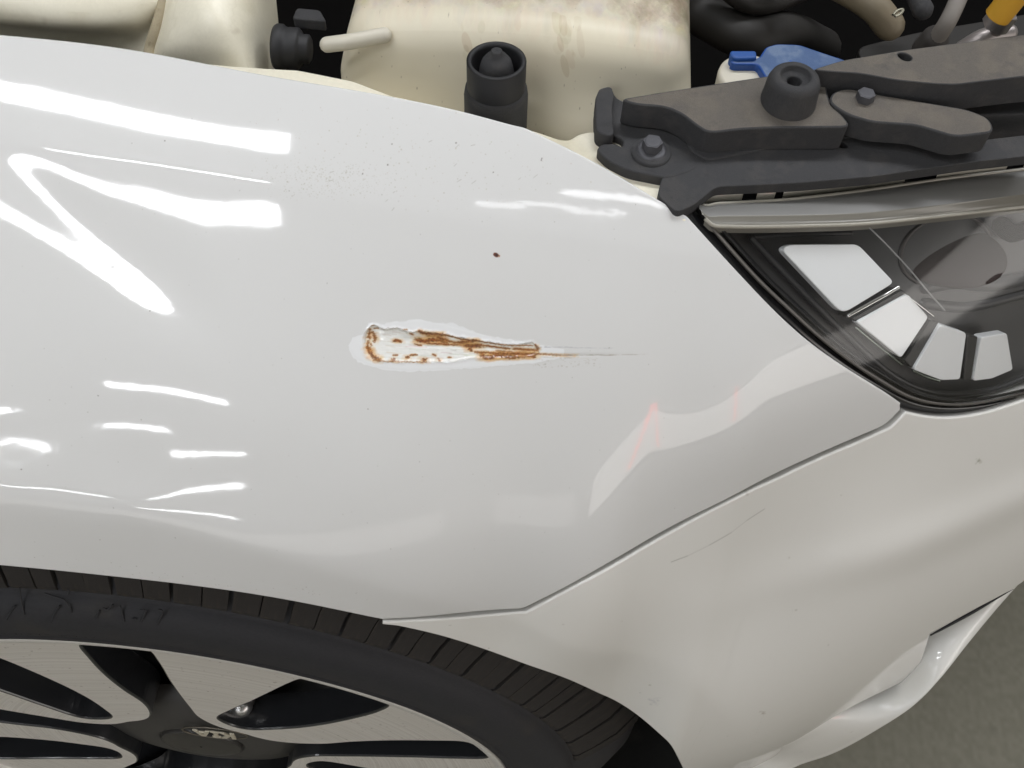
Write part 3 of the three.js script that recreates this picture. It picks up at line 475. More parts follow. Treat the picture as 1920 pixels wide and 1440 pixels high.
  const lathed = texture(canvasOf(1024, 1024, (ctx, W) => {                 // fine turning marks, brake dust specks
    ctx.fillStyle = 'rgb(236,232,226)'; ctx.fillRect(0, 0, W, W);
    for (let r = 40; r < 520; r += 1.1) { ctx.strokeStyle = `rgba(${rnd() < .5 ? '255,252,246' : '176,170,160'},${.1 + rnd() * .25})`; ctx.lineWidth = .8; ctx.beginPath(); ctx.arc(W / 2, W / 2, r, 0, 7); ctx.stroke(); }
    for (let k = 0; k < 2600; k++) { const a = rnd() * 7, r = (1 - rnd() * rnd() * .8) * 505; ctx.fillStyle = `rgba(92,80,66,${.08 + rnd() * .3})`; ctx.beginPath(); ctx.arc(W / 2 + r * Math.cos(a), W / 2 + r * Math.sin(a), .4 + rnd() * 1.3, 0, 7); ctx.fill(); }
  }), 1 / .46, 1 / .46); lathed.offset.set(.5, .5);
  const alloy = std({ map: lathed, roughness: .34, metalness: .3 }), pocketPaint = phys({ color: new THREE.Color().setRGB(.02, .021, .024), roughness: .3, clearcoat: .8, clearcoatRoughness: .1 });
  part('rim', dish(fg), [alloy, pocketPaint], wheel);
  part('rim_edge', toZ(new THREE.LatheGeometry([[.2140, -.004], [.2150, .0006], [.2166, .0028], [.2185, .0040], [.2216, .0042], [.2232, .003], [.2232, -.003], [.219, -.012]].map(([r, z]) => new THREE.Vector2(r, z)), 180)), std({ color: new THREE.Color().setRGB(.86, .84, .81), roughness: .3, metalness: .4 }), wheel);
  for (const [px, a] of [[45, 0], [174, 0], [368, 0], [540, 0], [680, 0], [80, 0], [290, 0]]) { const p = atZ(px, px < 300 ? 1192 + px * .04 : 1218 + (px - 368) * .2, .002), an = Math.atan2(p.x - WX, p.y - WY); part('moulding_nick', new THREE.BoxGeometry(.0006, .0045, .0012).translate(0, .2192, .0012).rotateZ(-an), M.rubber, wheel); }
  part('rim_back', toZ(new THREE.LatheGeometry([[.001, -.034], [.05, -.032], [.075, -.036], [.10, -.045], [.17, -.052], [.205, -.04], [.2185, -.02]].map(([r, z]) => new THREE.Vector2(r, z)), 120)), pocketPaint, wheel);
  const hubM = std({ color: new THREE.Color().setRGB(.05, .048, .046), roughness: .5 });
  part('hub', toZ(new THREE.LatheGeometry([[.074, -.022], [.07, -.011], [.047, -.0058], [.031, -.0045], [.0305, -.006], [.029, -.006]].map(([r, z]) => new THREE.Vector2(r, z)), 64)), hubM, wheel);
  part('hub_cap', toZ(new THREE.LatheGeometry([[.029, -.007], [.0288, -.0032], [.0275, -.0025], [.02, -.0016], [.001, -.001]].map(([r, z]) => new THREE.Vector2(r, z)), 64)), std({ color: new THREE.Color().setRGB(.04, .038, .036), roughness: .35 }), wheel);
  const font = await new FontLoader().loadAsync('fonts/droid/droid_sans_bold.typeface.json');
  const em = new TextGeometry('KIA', { font, size: .0128, depth: .0006, bevelEnabled: true, bevelThickness: .0003, bevelSize: .0002, bevelSegments: 1 }); em.computeBoundingBox(); em.center();
  const hub = atZ(402, 1377, -.0004); em.rotateZ(Math.PI - .06).translate(hub.x - WX, hub.y - WY, -.0006);
  part('emblem', em, std({ color: new THREE.Color().setRGB(.62, .57, .46), roughness: .45, metalness: .3 }), wheel);
  const oval = new THREE.TorusGeometry(.0155, .0006, 6, 60); oval.scale(1.45, .78, 1); oval.translate(hub.x - WX, hub.y - WY, -.0014); part('emblem_ring', oval, std({ color: new THREE.Color().setRGB(.2, .18, .15), roughness: .4, metalness: .8 }), wheel);
  const nutAt = atZ(450, 1337, -.0085), nr = Math.hypot(nutAt.x - WX, nutAt.y - WY), na = Math.atan2(nutAt.x - WX, nutAt.y - WY), nutM = std({ color: new THREE.Color().setRGB(.6, .6, .6), roughness: .3, metalness: .9 });
  for (let k = 0; k < 5; k++) { const g = mergeGeometries([new THREE.CylinderGeometry(.0085, .0085, .012, 6).rotateX(Math.PI / 2).translate(0, 0, -.022).toNonIndexed(), new THREE.SphereGeometry(.0075, 20, 14).translate(0, 0, -.0135).toNonIndexed()]); part('lug_nut', g.translate(nr * Math.sin(na + k * Math.PI * .4), nr * Math.cos(na + k * Math.PI * .4), 0), nutM, wheel); }
}
// --- wheel arch: dark liner behind the wing and under the bumper ---
{
  const mud = std({ map: texture(mottled(256, [26, 25, 24], [[[72, 66, 58], 5, .35, .8], [[96, 88, 76], 11, .55, .7]], 10), 5, 2), roughness: .95 });
  const arc = []; for (const [r, z] of [[.357, -.012], [.361, -.03], [.372, -.10], [.374, -.26], [.36, -.30], [.02, -.31]]) { const row = []; for (let k = 0; k <= 60; k++) { const a = -1.9 + k * (4.1 / 60); row.push(new THREE.Vector3(WX + r * Math.sin(a), WY + r * Math.cos(a), z)); } arc.push(row); }
  part('arch_liner', sheet(arc), mud, car, 'black mud-streaked wheel arch liner');
}
// ---------- headlight ----------
const headlight = new THREE.Group(); headlight.name = 'headlight'; headlight.userData.label = 'dark headlight with four white light blocks behind its clear lens'; car.add(headlight);
{
  const under = d => (x, s) => bodyH(x, s) - d;                             // a shell at depth d under the body side
  const onShell = (px, py, d) => { const f = under(d), [x, s] = meet(px, py, f); return fromXSH(x, s, f(x, s)); };
  // outline of the clear lens: upper edge and lower edge, matched
  const up = [[1340, 424], [1364, 426], [1440, 426], [1523, 424.5], [1626, 421], [1720, 411], [1820, 400], [1920, 390], [2060, 374]];
  const low = [[1343, 427], [1420, 505], [1500, 592], [1580, 668], [1660, 729], [1725, 757], [1800, 764], [1920, 744], [2060, 706]];
  const shell = (d, u, l, n = 10, m = 24) => { const rows = []; for (let j = 0; j <= m; j++) { const row = []; for (let i = 0; i < u.length - 1; i++) for (let k = 0; k < n; k++) { const t = k / n, w = j / m, a = [u[i][0] + (u[i + 1][0] - u[i][0]) * t, u[i][1] + (u[i + 1][1] - u[i][1]) * t], b = [l[i][0] + (l[i + 1][0] - l[i][0]) * t, l[i][1] + (l[i + 1][1] - l[i][1]) * t]; row.push(onShell(a[0] + (b[0] - a[0]) * w, a[1] + (b[1] - a[1]) * w, d)); } rows.push(row); } return sheet(rows); };
  const lensM = phys({ color: new THREE.Color().setRGB(.93, .93, .93), roughness: 0.09, transmission: 1, thickness: 0, ior: 1.5 });
  part('lens', shell(.001, up, low), lensM, headlight, 'clear lens');
  const bezelM = phys({ color: new THREE.Color().setRGB(.045, .046, .05), roughness: .45, clearcoat: .3, clearcoatRoughness: .3 });
  const upB = up.map(([x, y]) => [x, y - 14]), lowB = low.map(([x, y]) => [x, y + 3]);
  part('bezel', shell(.020, upB, lowB), bezelM, headlight, 'dark grey inner bezel');
  // side walls down from the lens edge to the bezel and the black seal outside it
  const strip = (pts, profile) => sheet(profile.map(([dx, dy, d]) => { const c = new THREE.CatmullRomCurve3(pts.map(([x, y]) => onShell(x + dx, y + dy, d)), false, 'centripetal'); return c.getPoints(90); }));
  const gap = [[1283, 396], [1311, 430], [1364, 488], [1417, 547], [1470, 597], [1523, 646], [1580, 690], [1640, 728], [1700, 760], [1760, 771], [1830, 767], [1920, 746], [2060, 702]];
  part('housing', strip(gap, [[-14, 10, .016], [-5, 3, .0045], [6, -5, .0042], [14, -10, .006], [17, -13, .022]]), M.blackGloss, headlight, 'black housing edge');
  const inner = [[1325, 415], [1372, 470], [1425, 528], [1480, 580], [1535, 630], [1592, 675], [1650, 713], [1706, 744], [1762, 757], [1830, 756], [1920, 736], [2060, 694]];
  part('seal', strip(inner, [[-3, 2.5, .006], [-2, 1.6, .001], [0, 0, .0002], [2.5, -2, .001], [4, -3, .008]]), std({ color: new THREE.Color().setRGB(.12, .11, .10), roughness: .5 }), headlight, 'grey-brown seal round the lens');
  part('seal_core', strip(inner, [[5, -4, .008], [7, -6, .002], [12, -9, .0018], [15, -12, .009]]), M.blackGloss, headlight);
  // light blocks
  const blockM = phys({ color: new THREE.Color().setRGB(.93, .95, .96), roughness: .35, clearcoat: .5, clearcoatRoughness: .1 });
  const zp = ([x, y]) => [1240 + .3542 * x, 320 + .3542 * y];
  function block(zoomed, r, d = .0065, t = .004) {
    const c = zoomed.reduce((a, p) => [a[0] + p[0] / zoomed.length, a[1] + p[1] / zoomed.length], [0, 0]), cp = zp(c), f = under(d), [cx, cs] = meet(...cp, f), ref = fromXSH(cx, cs, f(cx, cs)), n = bodyN(cx, cs);
    const ux = new THREE.Vector3(1, 0, 0).addScaledVector(n, -n.x).normalize(), uy = new THREE.Vector3().crossVectors(n, ux), dd = n.dot(ref);
    let pts = zoomed.map(q => { const p = onPlane(...zp(q), n, dd).sub(ref); return new THREE.Vector2(p.dot(ux), p.dot(uy)); }); if (THREE.ShapeUtils.area(pts) < 0) pts.reverse();
    const g = new THREE.ExtrudeGeometry(rounded(pts, r), { depth: t, bevelEnabled: true, bevelThickness: .0005, bevelSize: .0005, bevelOffset: -.0005, bevelSegments: 2, curveSegments: 6 });
    return g.translate(0, 0, -t).applyMatrix4(new THREE.Matrix4().makeBasis(ux, uy, n).setPosition(ref));
  }
  part('light_block', block([[635, 420], [670, 392], [1040, 390], [1232, 592], [975, 748], [935, 738]], .003), blockM, headlight, 'largest white light block with a cut corner');
  part('light_block', block([[1030, 802], [1302, 652], [1412, 774], [1266, 992]], .002), blockM, headlight, 'second white light block');
  part('light_block', block([[1330, 1052], [1474, 812], [1612, 858], [1578, 1104], [1478, 1108]], .002), blockM, headlight, 'third white light block');
  part('light_block', block([[1648, 1112], [1690, 880], [1826, 858], [1858, 1052], [1745, 1100]], .002), blockM, headlight, 'fourth white light block');
  const chrome = std({ color: new THREE.Color().setRGB(.75, .75, .74), roughness: .18, metalness: 1 });
  const rod = (zs, r, d, m, label) => part('trim_bar', capped(zs.map(q => onShell(...zp(q), d)), r, 30, 10), m, headlight, label);
  rod([[990, 768], [1100, 706], [1200, 650], [1252, 618]], .0011, .009, chrome, 'bright trim bar');
  rod([[1272, 640], [1440, 770]], .0004, .018, chrome);
  rod([[1030, 830], [1150, 930], [1270, 1022]], .0007, .012, std({ color: new THREE.Color().setRGB(.35, .4, .36), roughness: .2, metalness: .9 }));
  rod([[1310, 940], [1330, 905]], .0010, .010, chrome); rod([[1335, 1058], [1400, 1090], [1470, 1112]], .0008, .012, std({ color: new THREE.Color().setRGB(.35, .4, .36), roughness: .2, metalness: .9 }));
  const fin = (a, b, c, d) => part('dark_fin', block([a, b, c, d], .0008, .0075, .010), M.blackGloss, headlight);
  fin([1000, 782], [1268, 628], [1296, 648], [1030, 800]); fin([1282, 1000], [1420, 790], [1466, 800], [1322, 1046]); fin([1596, 1108], [1618, 872], [1672, 878], [1636, 1112]);
  // inner reflector bowl and ridges seen dimly through the lens
  { const p = onShell(1775, 475, .0225); const g = new THREE.SphereGeometry(.018, 40, 24); g.scale(1.6, .28, 1.2); part('reflector_bowl', moved(g, p), phys({ color: new THREE.Color().setRGB(.022, .012, .011), roughness: .8 }), headlight, 'dark reddish reflector bowl'); }
  rod([[1090, 290], [1200, 400], [1320, 530], [1420, 650], [1500, 740]], .00035, .002, std({ color: new THREE.Color().setRGB(.3, .3, .3), roughness: .3 }));
  { const ridge = (zs, r, d) => part('inner_ridge', capped(zs.map(q => onShell(...zp(q), d)), r, 30, 10), bezelM, headlight); ridge([[1400, 610], [1560, 585], [1740, 600], [1960, 560]], .004, .020); ridge([[1380, 700], [1600, 720], [1960, 640]], .003, .021); ridge([[470, 350], [700, 340], [1000, 330]], .0012, .019); ridge([[480, 360], [700, 590], [960, 850], [1250, 1100], [1480, 1180], [1750, 1160], [1960, 1080]], .0016, .016); }
  { const p = onShell(1775, 470, .0205), q = new THREE.Quaternion().setFromUnitVectors(new THREE.Vector3(0, 0, 1), bodyN(...meet(1775, 470))); const ring = new THREE.TorusGeometry(.021, .0011, 10, 70); ring.scale(1.35, .8, 1); part('bowl_ring', moved(ring, p, q), std({ color: new THREE.Color().setRGB(.09, .085, .085), roughness: .4, metalness: .6 }), headlight); }
  part('inner_clip', capped([[1800, 290], [1850, 330], [1960, 300]].map(q => onShell(...zp(q), .012)), .0045, 20, 10), M.bay, headlight, 'black clip behind the lens');
  // top of the lens: frosted shoulder with stepped lines, standing between the panel and the clear part
  const rowPts = (list, f) => new THREE.CatmullRomCurve3(list.map(f), false, 'centripetal').getPoints(80);
  const lineA = [[1306, 376], [1318, 360], [1336, 351], [1400, 347], [1470, 344], [1590, 332], [1750, 320], [1920, 302], [2060, 286]];
  const lineB = [[1308, 380], [1322, 386], [1345, 382], [1400, 379], [1470, 375], [1630, 356], [1764, 336], [1920, 317], [2060, 300]];
  const lineC = [[1312, 392], [1326, 404], [1350, 404], [1400, 403.5], [1523, 402], [1626, 398], [1764, 384], [1920, 364], [2060, 346]];
  const lineD = [[1322, 410], [1336, 422], [1364, 424.5], [1420, 425], [1523, 423], [1626, 419], [1764, 405], [1920, 388], [2060, 372]];
  const hA = p => atY(p[0], p[1], .781 - Math.max(0, p[0] - 1300) * 2.2e-5), hB = p => atY(p[0], p[1], .7785 - Math.max(0, p[0] - 1300) * 2.2e-5);
  const hC = p => { const q = onShell(p[0], p[1], -.0008), b = hB(p); return b.lerp(q, .55); }, hD = p => onShell(p[0], p[1], -.0006);
  const frost = phys({ color: new THREE.Color().setRGB(.15, .148, .14), roughness: .5, clearcoat: .35, clearcoatRoughness: .35 });
  const bright = phys({ color: new THREE.Color().setRGB(.36, .34, .29), roughness: .4, clearcoat: .5, clearcoatRoughness: .1 });
  const B = rowPts(lineB, hB), C = rowPts(lineC, hC), D = rowPts(lineD, hD), A = rowPts(lineA, hA), sink = (l, k) => l.map(p => p.clone().add(new THREE.Vector3(0, -k, 0)));
  const between = (a, b, t, lift) => a.map((p, i) => p.clone().lerp(b[i], t).add(new THREE.Vector3(0, lift, 0)));
  part('lens_shoulder', sheet([sink(B, .008), between(B, C, .02, -.001), between(B, C, .08, .0002), between(B, C, .4, .0012), C]), frost, headlight, 'grey frosted shoulder along the top of the lens');
  part('lens_shoulder', sheet([C, between(C, D, .2, .0004), between(C, D, .5, -.0006), between(C, D, .75, .0006), between(C, D, .93, .0005), D, sink(D, .004)]), phys({ color: new THREE.Color().setRGB(.19, .18, .155), roughness: .4, clearcoat: .6, clearcoatRoughness: .2 }), headlight, 'brownish glossy lower step of the lens shoulder');
  part('shoulder_line', tubeThrough(B.filter((_, i) => i % 4 === 0), .0008, 120, 8), bright, headlight); part('shoulder_line', tubeThrough(D.filter((_, i) => i % 4 === 0), .0009, 120, 8), bright, headlight);
  part('lens_channel', sheet([sink(A, -.0005), sink(between(A, B, .15, 0), .003), sink(between(A, B, .9, 0), .004), B]), M.blackGloss, headlight);
  const tab = (i0, i1, t0 = .02, t1 = .5) => { const top = [between(A, B, t0 - .02, -.003), between(A, B, t0, .0009), between(A, B, t1, .0007), between(A, B, t1 + .04, -.004)].map(r => r.slice(i0, i1)); part('lens_tab', sheet(top), bright, headlight); };
  tab(4, 30); tab(33, 39, .05, .55); tab(40, 57, .0, .5); tab(60, 69, .02, .5); tab(70, 81, .05, .55);
}
// ---------- lamp carrier and front panel ----------
const zq = list => list.map(([x, y]) => [1040 + .4583 * x, .4583 * y]);
{
  const g = new THREE.Group(); g.name = 'front_panel'; g.userData.label = 'dusty dark plastic front panel with bolts over the headlight'; car.add(g);
  part('upper_shelf', boxUV(plate(zq([[1050, 285], [1180, 245], [1420, 205], [1700, 168], [2100, 118], [2100, 300], [1920, 312], [1640, 346], [1560, 343], [1400, 328], [1250, 300], [1120, 292]]), .806, .016, { r: .004, tilt: .05, bevel: .0005, holes: [zq([[1400, 224], [1412, 215], [1440, 218], [1464, 236], [1454, 250], [1424, 246]])] }), .05), [M.dusty, M.blackDust], g, 'dusty upper shelf with an oval hole');
  part('mid_shelf', boxUV(plate(zq([[262, 404], [500, 365], [830, 315], [1090, 276], [1110, 330], [1125, 420], [1180, 470], [1215, 520], [900, 522], [760, 528], [630, 545], [575, 510], [520, 465], [450, 436], [330, 428]]), .796, .014, { r: .005, tilt: .06 }), .05), [M.dusty, M.blackDust], g, 'dusty shelf under the rubber stop');
  part('shelf_skirt', boxUV(plate(zq([[560, 500], [800, 500], [1215, 500], [1400, 330], [1640, 344], [1920, 310], [2100, 300], [2100, 460], [1750, 470], [1550, 470], [1320, 400], [1240, 560], [1100, 570], [900, 600], [620, 656], [540, 600]]), .787, .02, { r: .004 }), .05), M.blackDust, g);
  part('bolt_pad', boxUV(plate(zq([[1122, 402], [1145, 372], [1200, 358], [1300, 380], [1500, 414], [1690, 446], [1780, 482], [1802, 540], [1640, 560], [1480, 512], [1300, 500], [1200, 470], [1135, 430]]), .799, .012, { r: .004, tilt: .04 }), .05), [M.dusty, M.blackDust], g, 'rounded dusty pad under the right bolt');
  part('fixing_lug', boxUV(plate(zq([[168, 535], [166, 400], [182, 362], [232, 348], [246, 392], [268, 408], [330, 428], [450, 436], [520, 465], [575, 510], [630, 560], [620, 656], [560, 700], [460, 728], [300, 697], [215, 655], [170, 612], [190, 588], [250, 584], [278, 604], [282, 570], [250, 556]]), .786, .009, { r: [.003, .003, .003, .003, .002, .002, .003, .004, .004, .004, .004, .004, .004, .004, .004, .004, .003, .003, .003, .0015, .0015, .002] }), .05), M.blackDust, g, 'black fixing lug with two hooked tabs');
  part('lug_ear', boxUV(plate(zq([[168, 535], [166, 400], [182, 362], [232, 348], [246, 392], [236, 440], [244, 550], [215, 556]]), .790, .012, { r: .003 }), .05), M.blackDust, g);
  part('lower_shelf', boxUV(plate(zq([[440, 720], [600, 655], [900, 600], [1205, 548], [1320, 530], [1500, 550], [1640, 585], [1920, 552], [2100, 530], [2100, 622], [1920, 640], [1700, 664], [1300, 722], [1000, 748], [660, 764], [575, 835], [500, 870], [420, 800]]), .7815, .006, { r: .003, tilt: .07, tiltX: .015, bevel: .0005, holes: [zq([[1128, 580], [1145, 573], [1185, 580], [1204, 595], [1196, 606], [1160, 602]])] }), .05), M.blackDust, g, 'black lower shelf with an oval hole above the headlight');
  const at = (zx, zy, y) => atY(1040 + .4583 * zx, .4583 * zy, y);
  const bolt = (p, s, turn) => { const hex = new THREE.CylinderGeometry(.0056 * s, .0058 * s, .0052 * s, 6).rotateY(turn).translate(0, .0052 * s, 0); const fl = lathe([[.0001, .0024 * s], [.0068 * s, .0024 * s], [.0082 * s, .0014 * s], [.0086 * s, 0]], 36); const dimple = lathe([[.0001, .0081 * s], [.004 * s, .0084 * s], [.0046 * s, .0078 * s]], 24); part('bolt', moved(mergeGeometries([hex.toNonIndexed(), fl.toNonIndexed(), dimple.toNonIndexed()]), p), M.boltSteel, g); part('washer', moved(lathe([[.0001, .0003], [.0108 * s, .0006], [.0112 * s, -.001]], 36), p), M.blackDust, g); };
  bolt(at(395, 620, .787), .78, .4); bolt(at(1262, 420, .8005), .70, .2);
  const stop = at(938, 470, .793);
  part('rubber_stop', moved(lathe([[.0128, -.002], [.0128, .0012], [.0122, .0018], [.0118, .0022], [.0122, .0028], [.0126, .0036], [.0126, .006], [.0122, .0066], [.0114, .018], [.0104, .0205], [.0090, .0218], [.0070, .0220], [.0064, .0214], [.0062, .0196], [.0036, .0190], [.0030, .0182], [.0027, .011], [.0001, .011]], 56), stop), M.blackDust, g, 'round black rubber stop with a hollow top');
}
// ---------- things under the bonnet ----------
{
  // pale inner rail beside the wing, running under tank and carrier
  const rail = new THREE.Shape(); const rp = [[400, 118], [600, 150], [760, 180], [1000, 240], [1063, 262], [1085, 246], [1118, 241], [1165, 255], [1250, 330], [1300, 420], [1180, 400], [900, 280], [600, 200], [400, 160]];
  part('inner_rail', boxUV(plate(rp, .7785, .03, { r: .006, bevel: .003, tilt: .05 }), .2), M.cream, car, 'cream painted inner rail beside the wing');
  part('wing_flange', boxUV(plate([[380, 118], [440, 124], [560, 131], [660, 151], [748, 184], [700, 215], [560, 190], [380, 160]], .800, .003, { r: .002 }), .2), M.cream, car, 'thin pale flange under the wing edge');
  // strut tower and apron, cream sheet metal with folded faces
  const N = rows => net(rows.map(r => r.map(([px, py, y]) => atY(px, py, y))), 8);
  const apron = N([
    [[-200, -110, .80], [-20, -95, .80], [140, -80, .80], [260, -80, .795], [330, -80, .79]], [[-200, -20, .80], [-20, -15, .80], [140, -8, .797], [250, 0, .79], [308, 0, .785]],
    [[-200, 30, .79], [-20, 36, .79], [140, 48, .787], [240, 48, .781], [300, 40, .776]], [[-200, 50, .772], [-20, 52, .772], [140, 66, .768], [225, 70, .768], [282, 84, .768]], [[-200, 70, .75], [-20, 78, .75], [140, 95, .755], [215, 98, .76], [276, 104, .765]], [[-200, 110, .74], [-20, 110, .74], [140, 130, .745], [215, 130, .75], [270, 130, .76]]]);
  part('apron', boxUV(sheet(apron), .2), M.cream, car, 'cream inner apron with a smooth hollow');
  const seam = [[312, -20, .786], [304, 20, .781], [292, 60, .775], [282, 92, .769], [278, 130, .764]].map(([px, py, y]) => atY(px, py, y + .001));
  part('seam_bead', tubeThrough(seam, .0032, 40, 8), std({ map: texture(mottled(128, [176, 164, 138], [[[130, 116, 94], 9, .2, .6]], 10)), roughness: .9 }), car, 'brownish sealer bead down the apron');
  const ridge = N([[[312, -60, .792], [360, -60, .80], [400, -60, .803], [470, -60, .80], [516, -60, .78]], [[306, 0, .784], [340, 0, .796], [396, 0, .80], [470, 0, .792], [518, 0, .77]], [[294, 50, .775], [330, 50, .789], [412, 42, .795], [480, 48, .783], [522, 48, .758]], [[282, 92, .768], [320, 96, .78], [440, 86, .786], [492, 90, .772], [520, 92, .748]], [[276, 130, .764], [330, 136, .768], [462, 132, .776], [496, 138, .762], [518, 140, .738]]]);
  part('strut_brace', boxUV(sheet(ridge), .2), M.cream, car, 'cream folded brace beside the apron');
  // dark connector on its side
  const cx = px => atY(px, 88, .775);
  const c0 = cx(516), axis = new THREE.Quaternion().setFromAxisAngle(new THREE.Vector3(0, 0, 1), -Math.PI / 2);
  part('hose_connector', moved(lathe([[.0001, 0], [.0102, 0], [.0110, .0012], [.0110, .0038], [.0100, .0050], [.0096, .0062], [.0098, .0072], [.0098, .0115], [.0088, .0125], [.0070, .0135], [.0070, .0165], [.0055, .0175], [.0001, .0178]], 40), c0, axis), M.rubber, car, 'black ribbed connector between apron and tank');
  part('cable_clip', boxUV(plate([[556, 14], [600, 18], [612, 40], [548, 34]], .786, .006, { r: .002 }), .05), M.blackDust, car);
  // washer tank
  const tank = new THREE.Group(); tank.name = 'washer_tank'; tank.userData.label = 'grimy off-white plastic tank with a short spout'; car.add(tank);
  const tankTex = texture(canvasOf(1024, 1024, (ctx, W) => {
    ctx.fillStyle = 'rgb(226,218,196)'; ctx.fillRect(0, 0, W, W);
    for (let k = 0; k < 12000; k++) {                                        // grime lies on the flat top and stops raggedly at the front edge
      const u = rnd(), v = .47 + rnd() * .5, n = noise3.noise(u * 4, v * 6, 1.2) + .6 * noise3.noise(u * 13, v * 16, 4.2) + .4 * noise3.noise(u * 37, v * 41, 6.2), edge = smooth(.485 + .03 * noise3.noise(u * 6, .2, 3), .56, v) * (.35 + .65 * smooth(.1, .45, u));
      const al = edge * (.055 + .07 * Math.max(-.6, n)); if (al <= 0) continue;
      ctx.fillStyle = `rgba(${112 + rnd() * 30},${98 + rnd() * 22},${80 + rnd() * 16},${al})`; const r = 3 + rnd() * 15; ctx.beginPath(); ctx.ellipse(u * W, (1 - v) * W, r * 1.6, r, rnd() * 3, 0, 7); ctx.fill();
    }
    for (let k = 0; k < 1500; k++) { const u = rnd(), v = rnd() * .5, n = noise3.noise(u * 9, v * 9, 7.7); if (n < .18) continue; ctx.fillStyle = `rgba(${140 + rnd() * 30},${124 + rnd() * 20},94,${.06 + rnd() * .12})`; const r = 2 + rnd() * 8; ctx.beginPath(); ctx.ellipse(u * W, (1 - v) * W, r * 2, r, rnd(), 0, 7); ctx.fill(); }
    for (let k = 0; k < 500; k++) { ctx.fillStyle = `rgba(${rnd() < .3 ? '225,215,190' : '86,72,54'},${.2 + rnd() * .3})`; ctx.fillRect(rnd() * W, rnd() * W, 1 + rnd() * 2, 1 + rnd() * 2); }
  }));
  tankTex.wrapS = tankTex.wrapT = THREE.ClampToEdgeWrapping;
  const a = atY(632, 62, .802), b = atY(1300, 62, .802), wide = b.x - a.x, tall = .15, deepT = .12;
  const tg = new THREE.BoxGeometry(wide, tall, deepT, 70, 60, 50), tp = tg.attributes.position, tuv = new Float32Array(tp.count * 2), RR = .014;
  for (let i = 0; i < tp.count; i++) {                                      // round the edges
    const p = new THREE.Vector3().fromBufferAttribute(tp, i), q = new THREE.Vector3(THREE.MathUtils.clamp(p.x, -wide / 2 + RR, wide / 2 - RR), THREE.MathUtils.clamp(p.y, -tall / 2 + RR, tall / 2 - RR), THREE.MathUtils.clamp(p.z, -deepT / 2 + RR, deepT / 2 - RR));
    const d = p.sub(q); if (d.length() > 1e-9) q.addScaledVector(d.normalize(), RR); tp.setXYZ(i, q.x, q.y, q.z);
  }
  for (let i = 0; i < tp.count; i++) {
    let x = tp.getX(i), y = tp.getY(i), z = tp.getZ(i); const down = tall / 2 - y, fr = smooth(-.01, .05, z);
    tuv[2 * i] = x / wide + .5; tuv[2 * i + 1] = .5 + Math.max(0, deepT / 2 - .014 - z) * 4 - down * 3.2;
    z += fr * (.012 * smooth(.0, .05, down) + .006 * Math.exp(-(((down - .045) / .014) ** 2)) - .007 * Math.exp(-(((down - .072) / .012) ** 2)) + .004 * Math.sin(x * 40) * smooth(.02, .06, down));
    y += .004 * Math.cos(x * 26) * smooth(.03, .06, y); x += (x > 0 ? -1 : 1) * smooth(.04, .07, Math.abs(x)) * (.006 * smooth(.02, .06, down) - .004 * Math.exp(-(((down - .03) / .012) ** 2)));
    tp.setXYZ(i, x, y, z);
  }
  tg.setAttribute('uv', new THREE.BufferAttribute(tuv, 2)); tg.computeVertexNormals(); tg.translate((a.x + b.x) / 2, .802 - tall / 2, (a.z + b.z) / 2 - deepT / 2 + .004);
  part('tank_body', tg, phys({ map: tankTex, roughness: .5, clearcoat: .15, clearcoatRoughness: .4 }), tank);
  const sp = [atY(612, 84, .795), atY(650, 79, .797), atY(720, 66, .798)];
  const plastic = phys({ color: new THREE.Color().setRGB(.66, .62, .52), roughness: .45, clearcoat: .2, clearcoatRoughness: .3 });
  part('spout', capped([sp[0].clone().lerp(sp[1], .05), sp[1], sp[2]], .0036, 20, 18), plastic, tank, 'short pale spout');
  // filler neck with a rubber plug
  const nk = atY(931, 112, .812), neck = new THREE.Group(); neck.name = 'filler_neck'; neck.userData.label = 'black filler neck with a rubber plug in front of the tank'; car.add(neck);
  const ns = nk.distanceTo(EYE) / FOC;                                       // metres per survey unit here
  const R = 54 * ns;
  part('neck_tube', moved(lathe([[R * .80, -.012], [R * .82, -.002], [R * .86, 0], [R, -.0006], [R * 1.0, -.012], [R * .97, -.022], [R * .97, -.05]], 56), nk), M.rubber, neck);
  part('neck_collar', moved(lathe([[R * .98, -.0145], [R * 1.06, -.0155], [R * 1.10, -.019], [R * 1.10, -.026], [R * 1.12, -.08]], 56), nk), M.blackDust, neck);
  part('plug', moved(lathe([[R * .80, -.012], [R * .62, -.011], [R * .60, -.007], [R * .56, -.004], [R * .50, -.001], [R * .34, .0018], [R * .22, .0026], [R * .19, .0046], [R * .14, .0050], [.0001, .0046]], 44), nk), M.blackDust, neck);
  // blue cap with a white neck behind the front panel
  const cap = new THREE.Group(); cap.name = 'reservoir_cap'; cap.userData.label = 'dusty blue flip cap on a white neck'; car.add(cap);
  part('cap_lid', boxUV(plate(zq([[716, 250], [735, 262], [830, 262], [870, 330], [1230, 330], [1205, 250], [1085, 210], [1000, 181], [910, 178], [865, 190], [835, 236], [740, 240]]), .788, .010, { r: .002 }), .05), [std({ map: texture(mottled(256, [74, 98, 138], [[[110, 128, 156], 5, .0, .8], [[40, 84, 170], 15, .45, .7]], 12)), roughness: .7 }), std({ color: new THREE.Color().setRGB(.012, .07, .30), roughness: .45 })], cap);
  part('cap_tab', plate(zq([[718, 206], [824, 206], [828, 236], [742, 238], [720, 226]]), .790, .007, { r: .0015 }), std({ color: new THREE.Color().setRGB(.02, .09, .33), roughness: .5 }), cap);
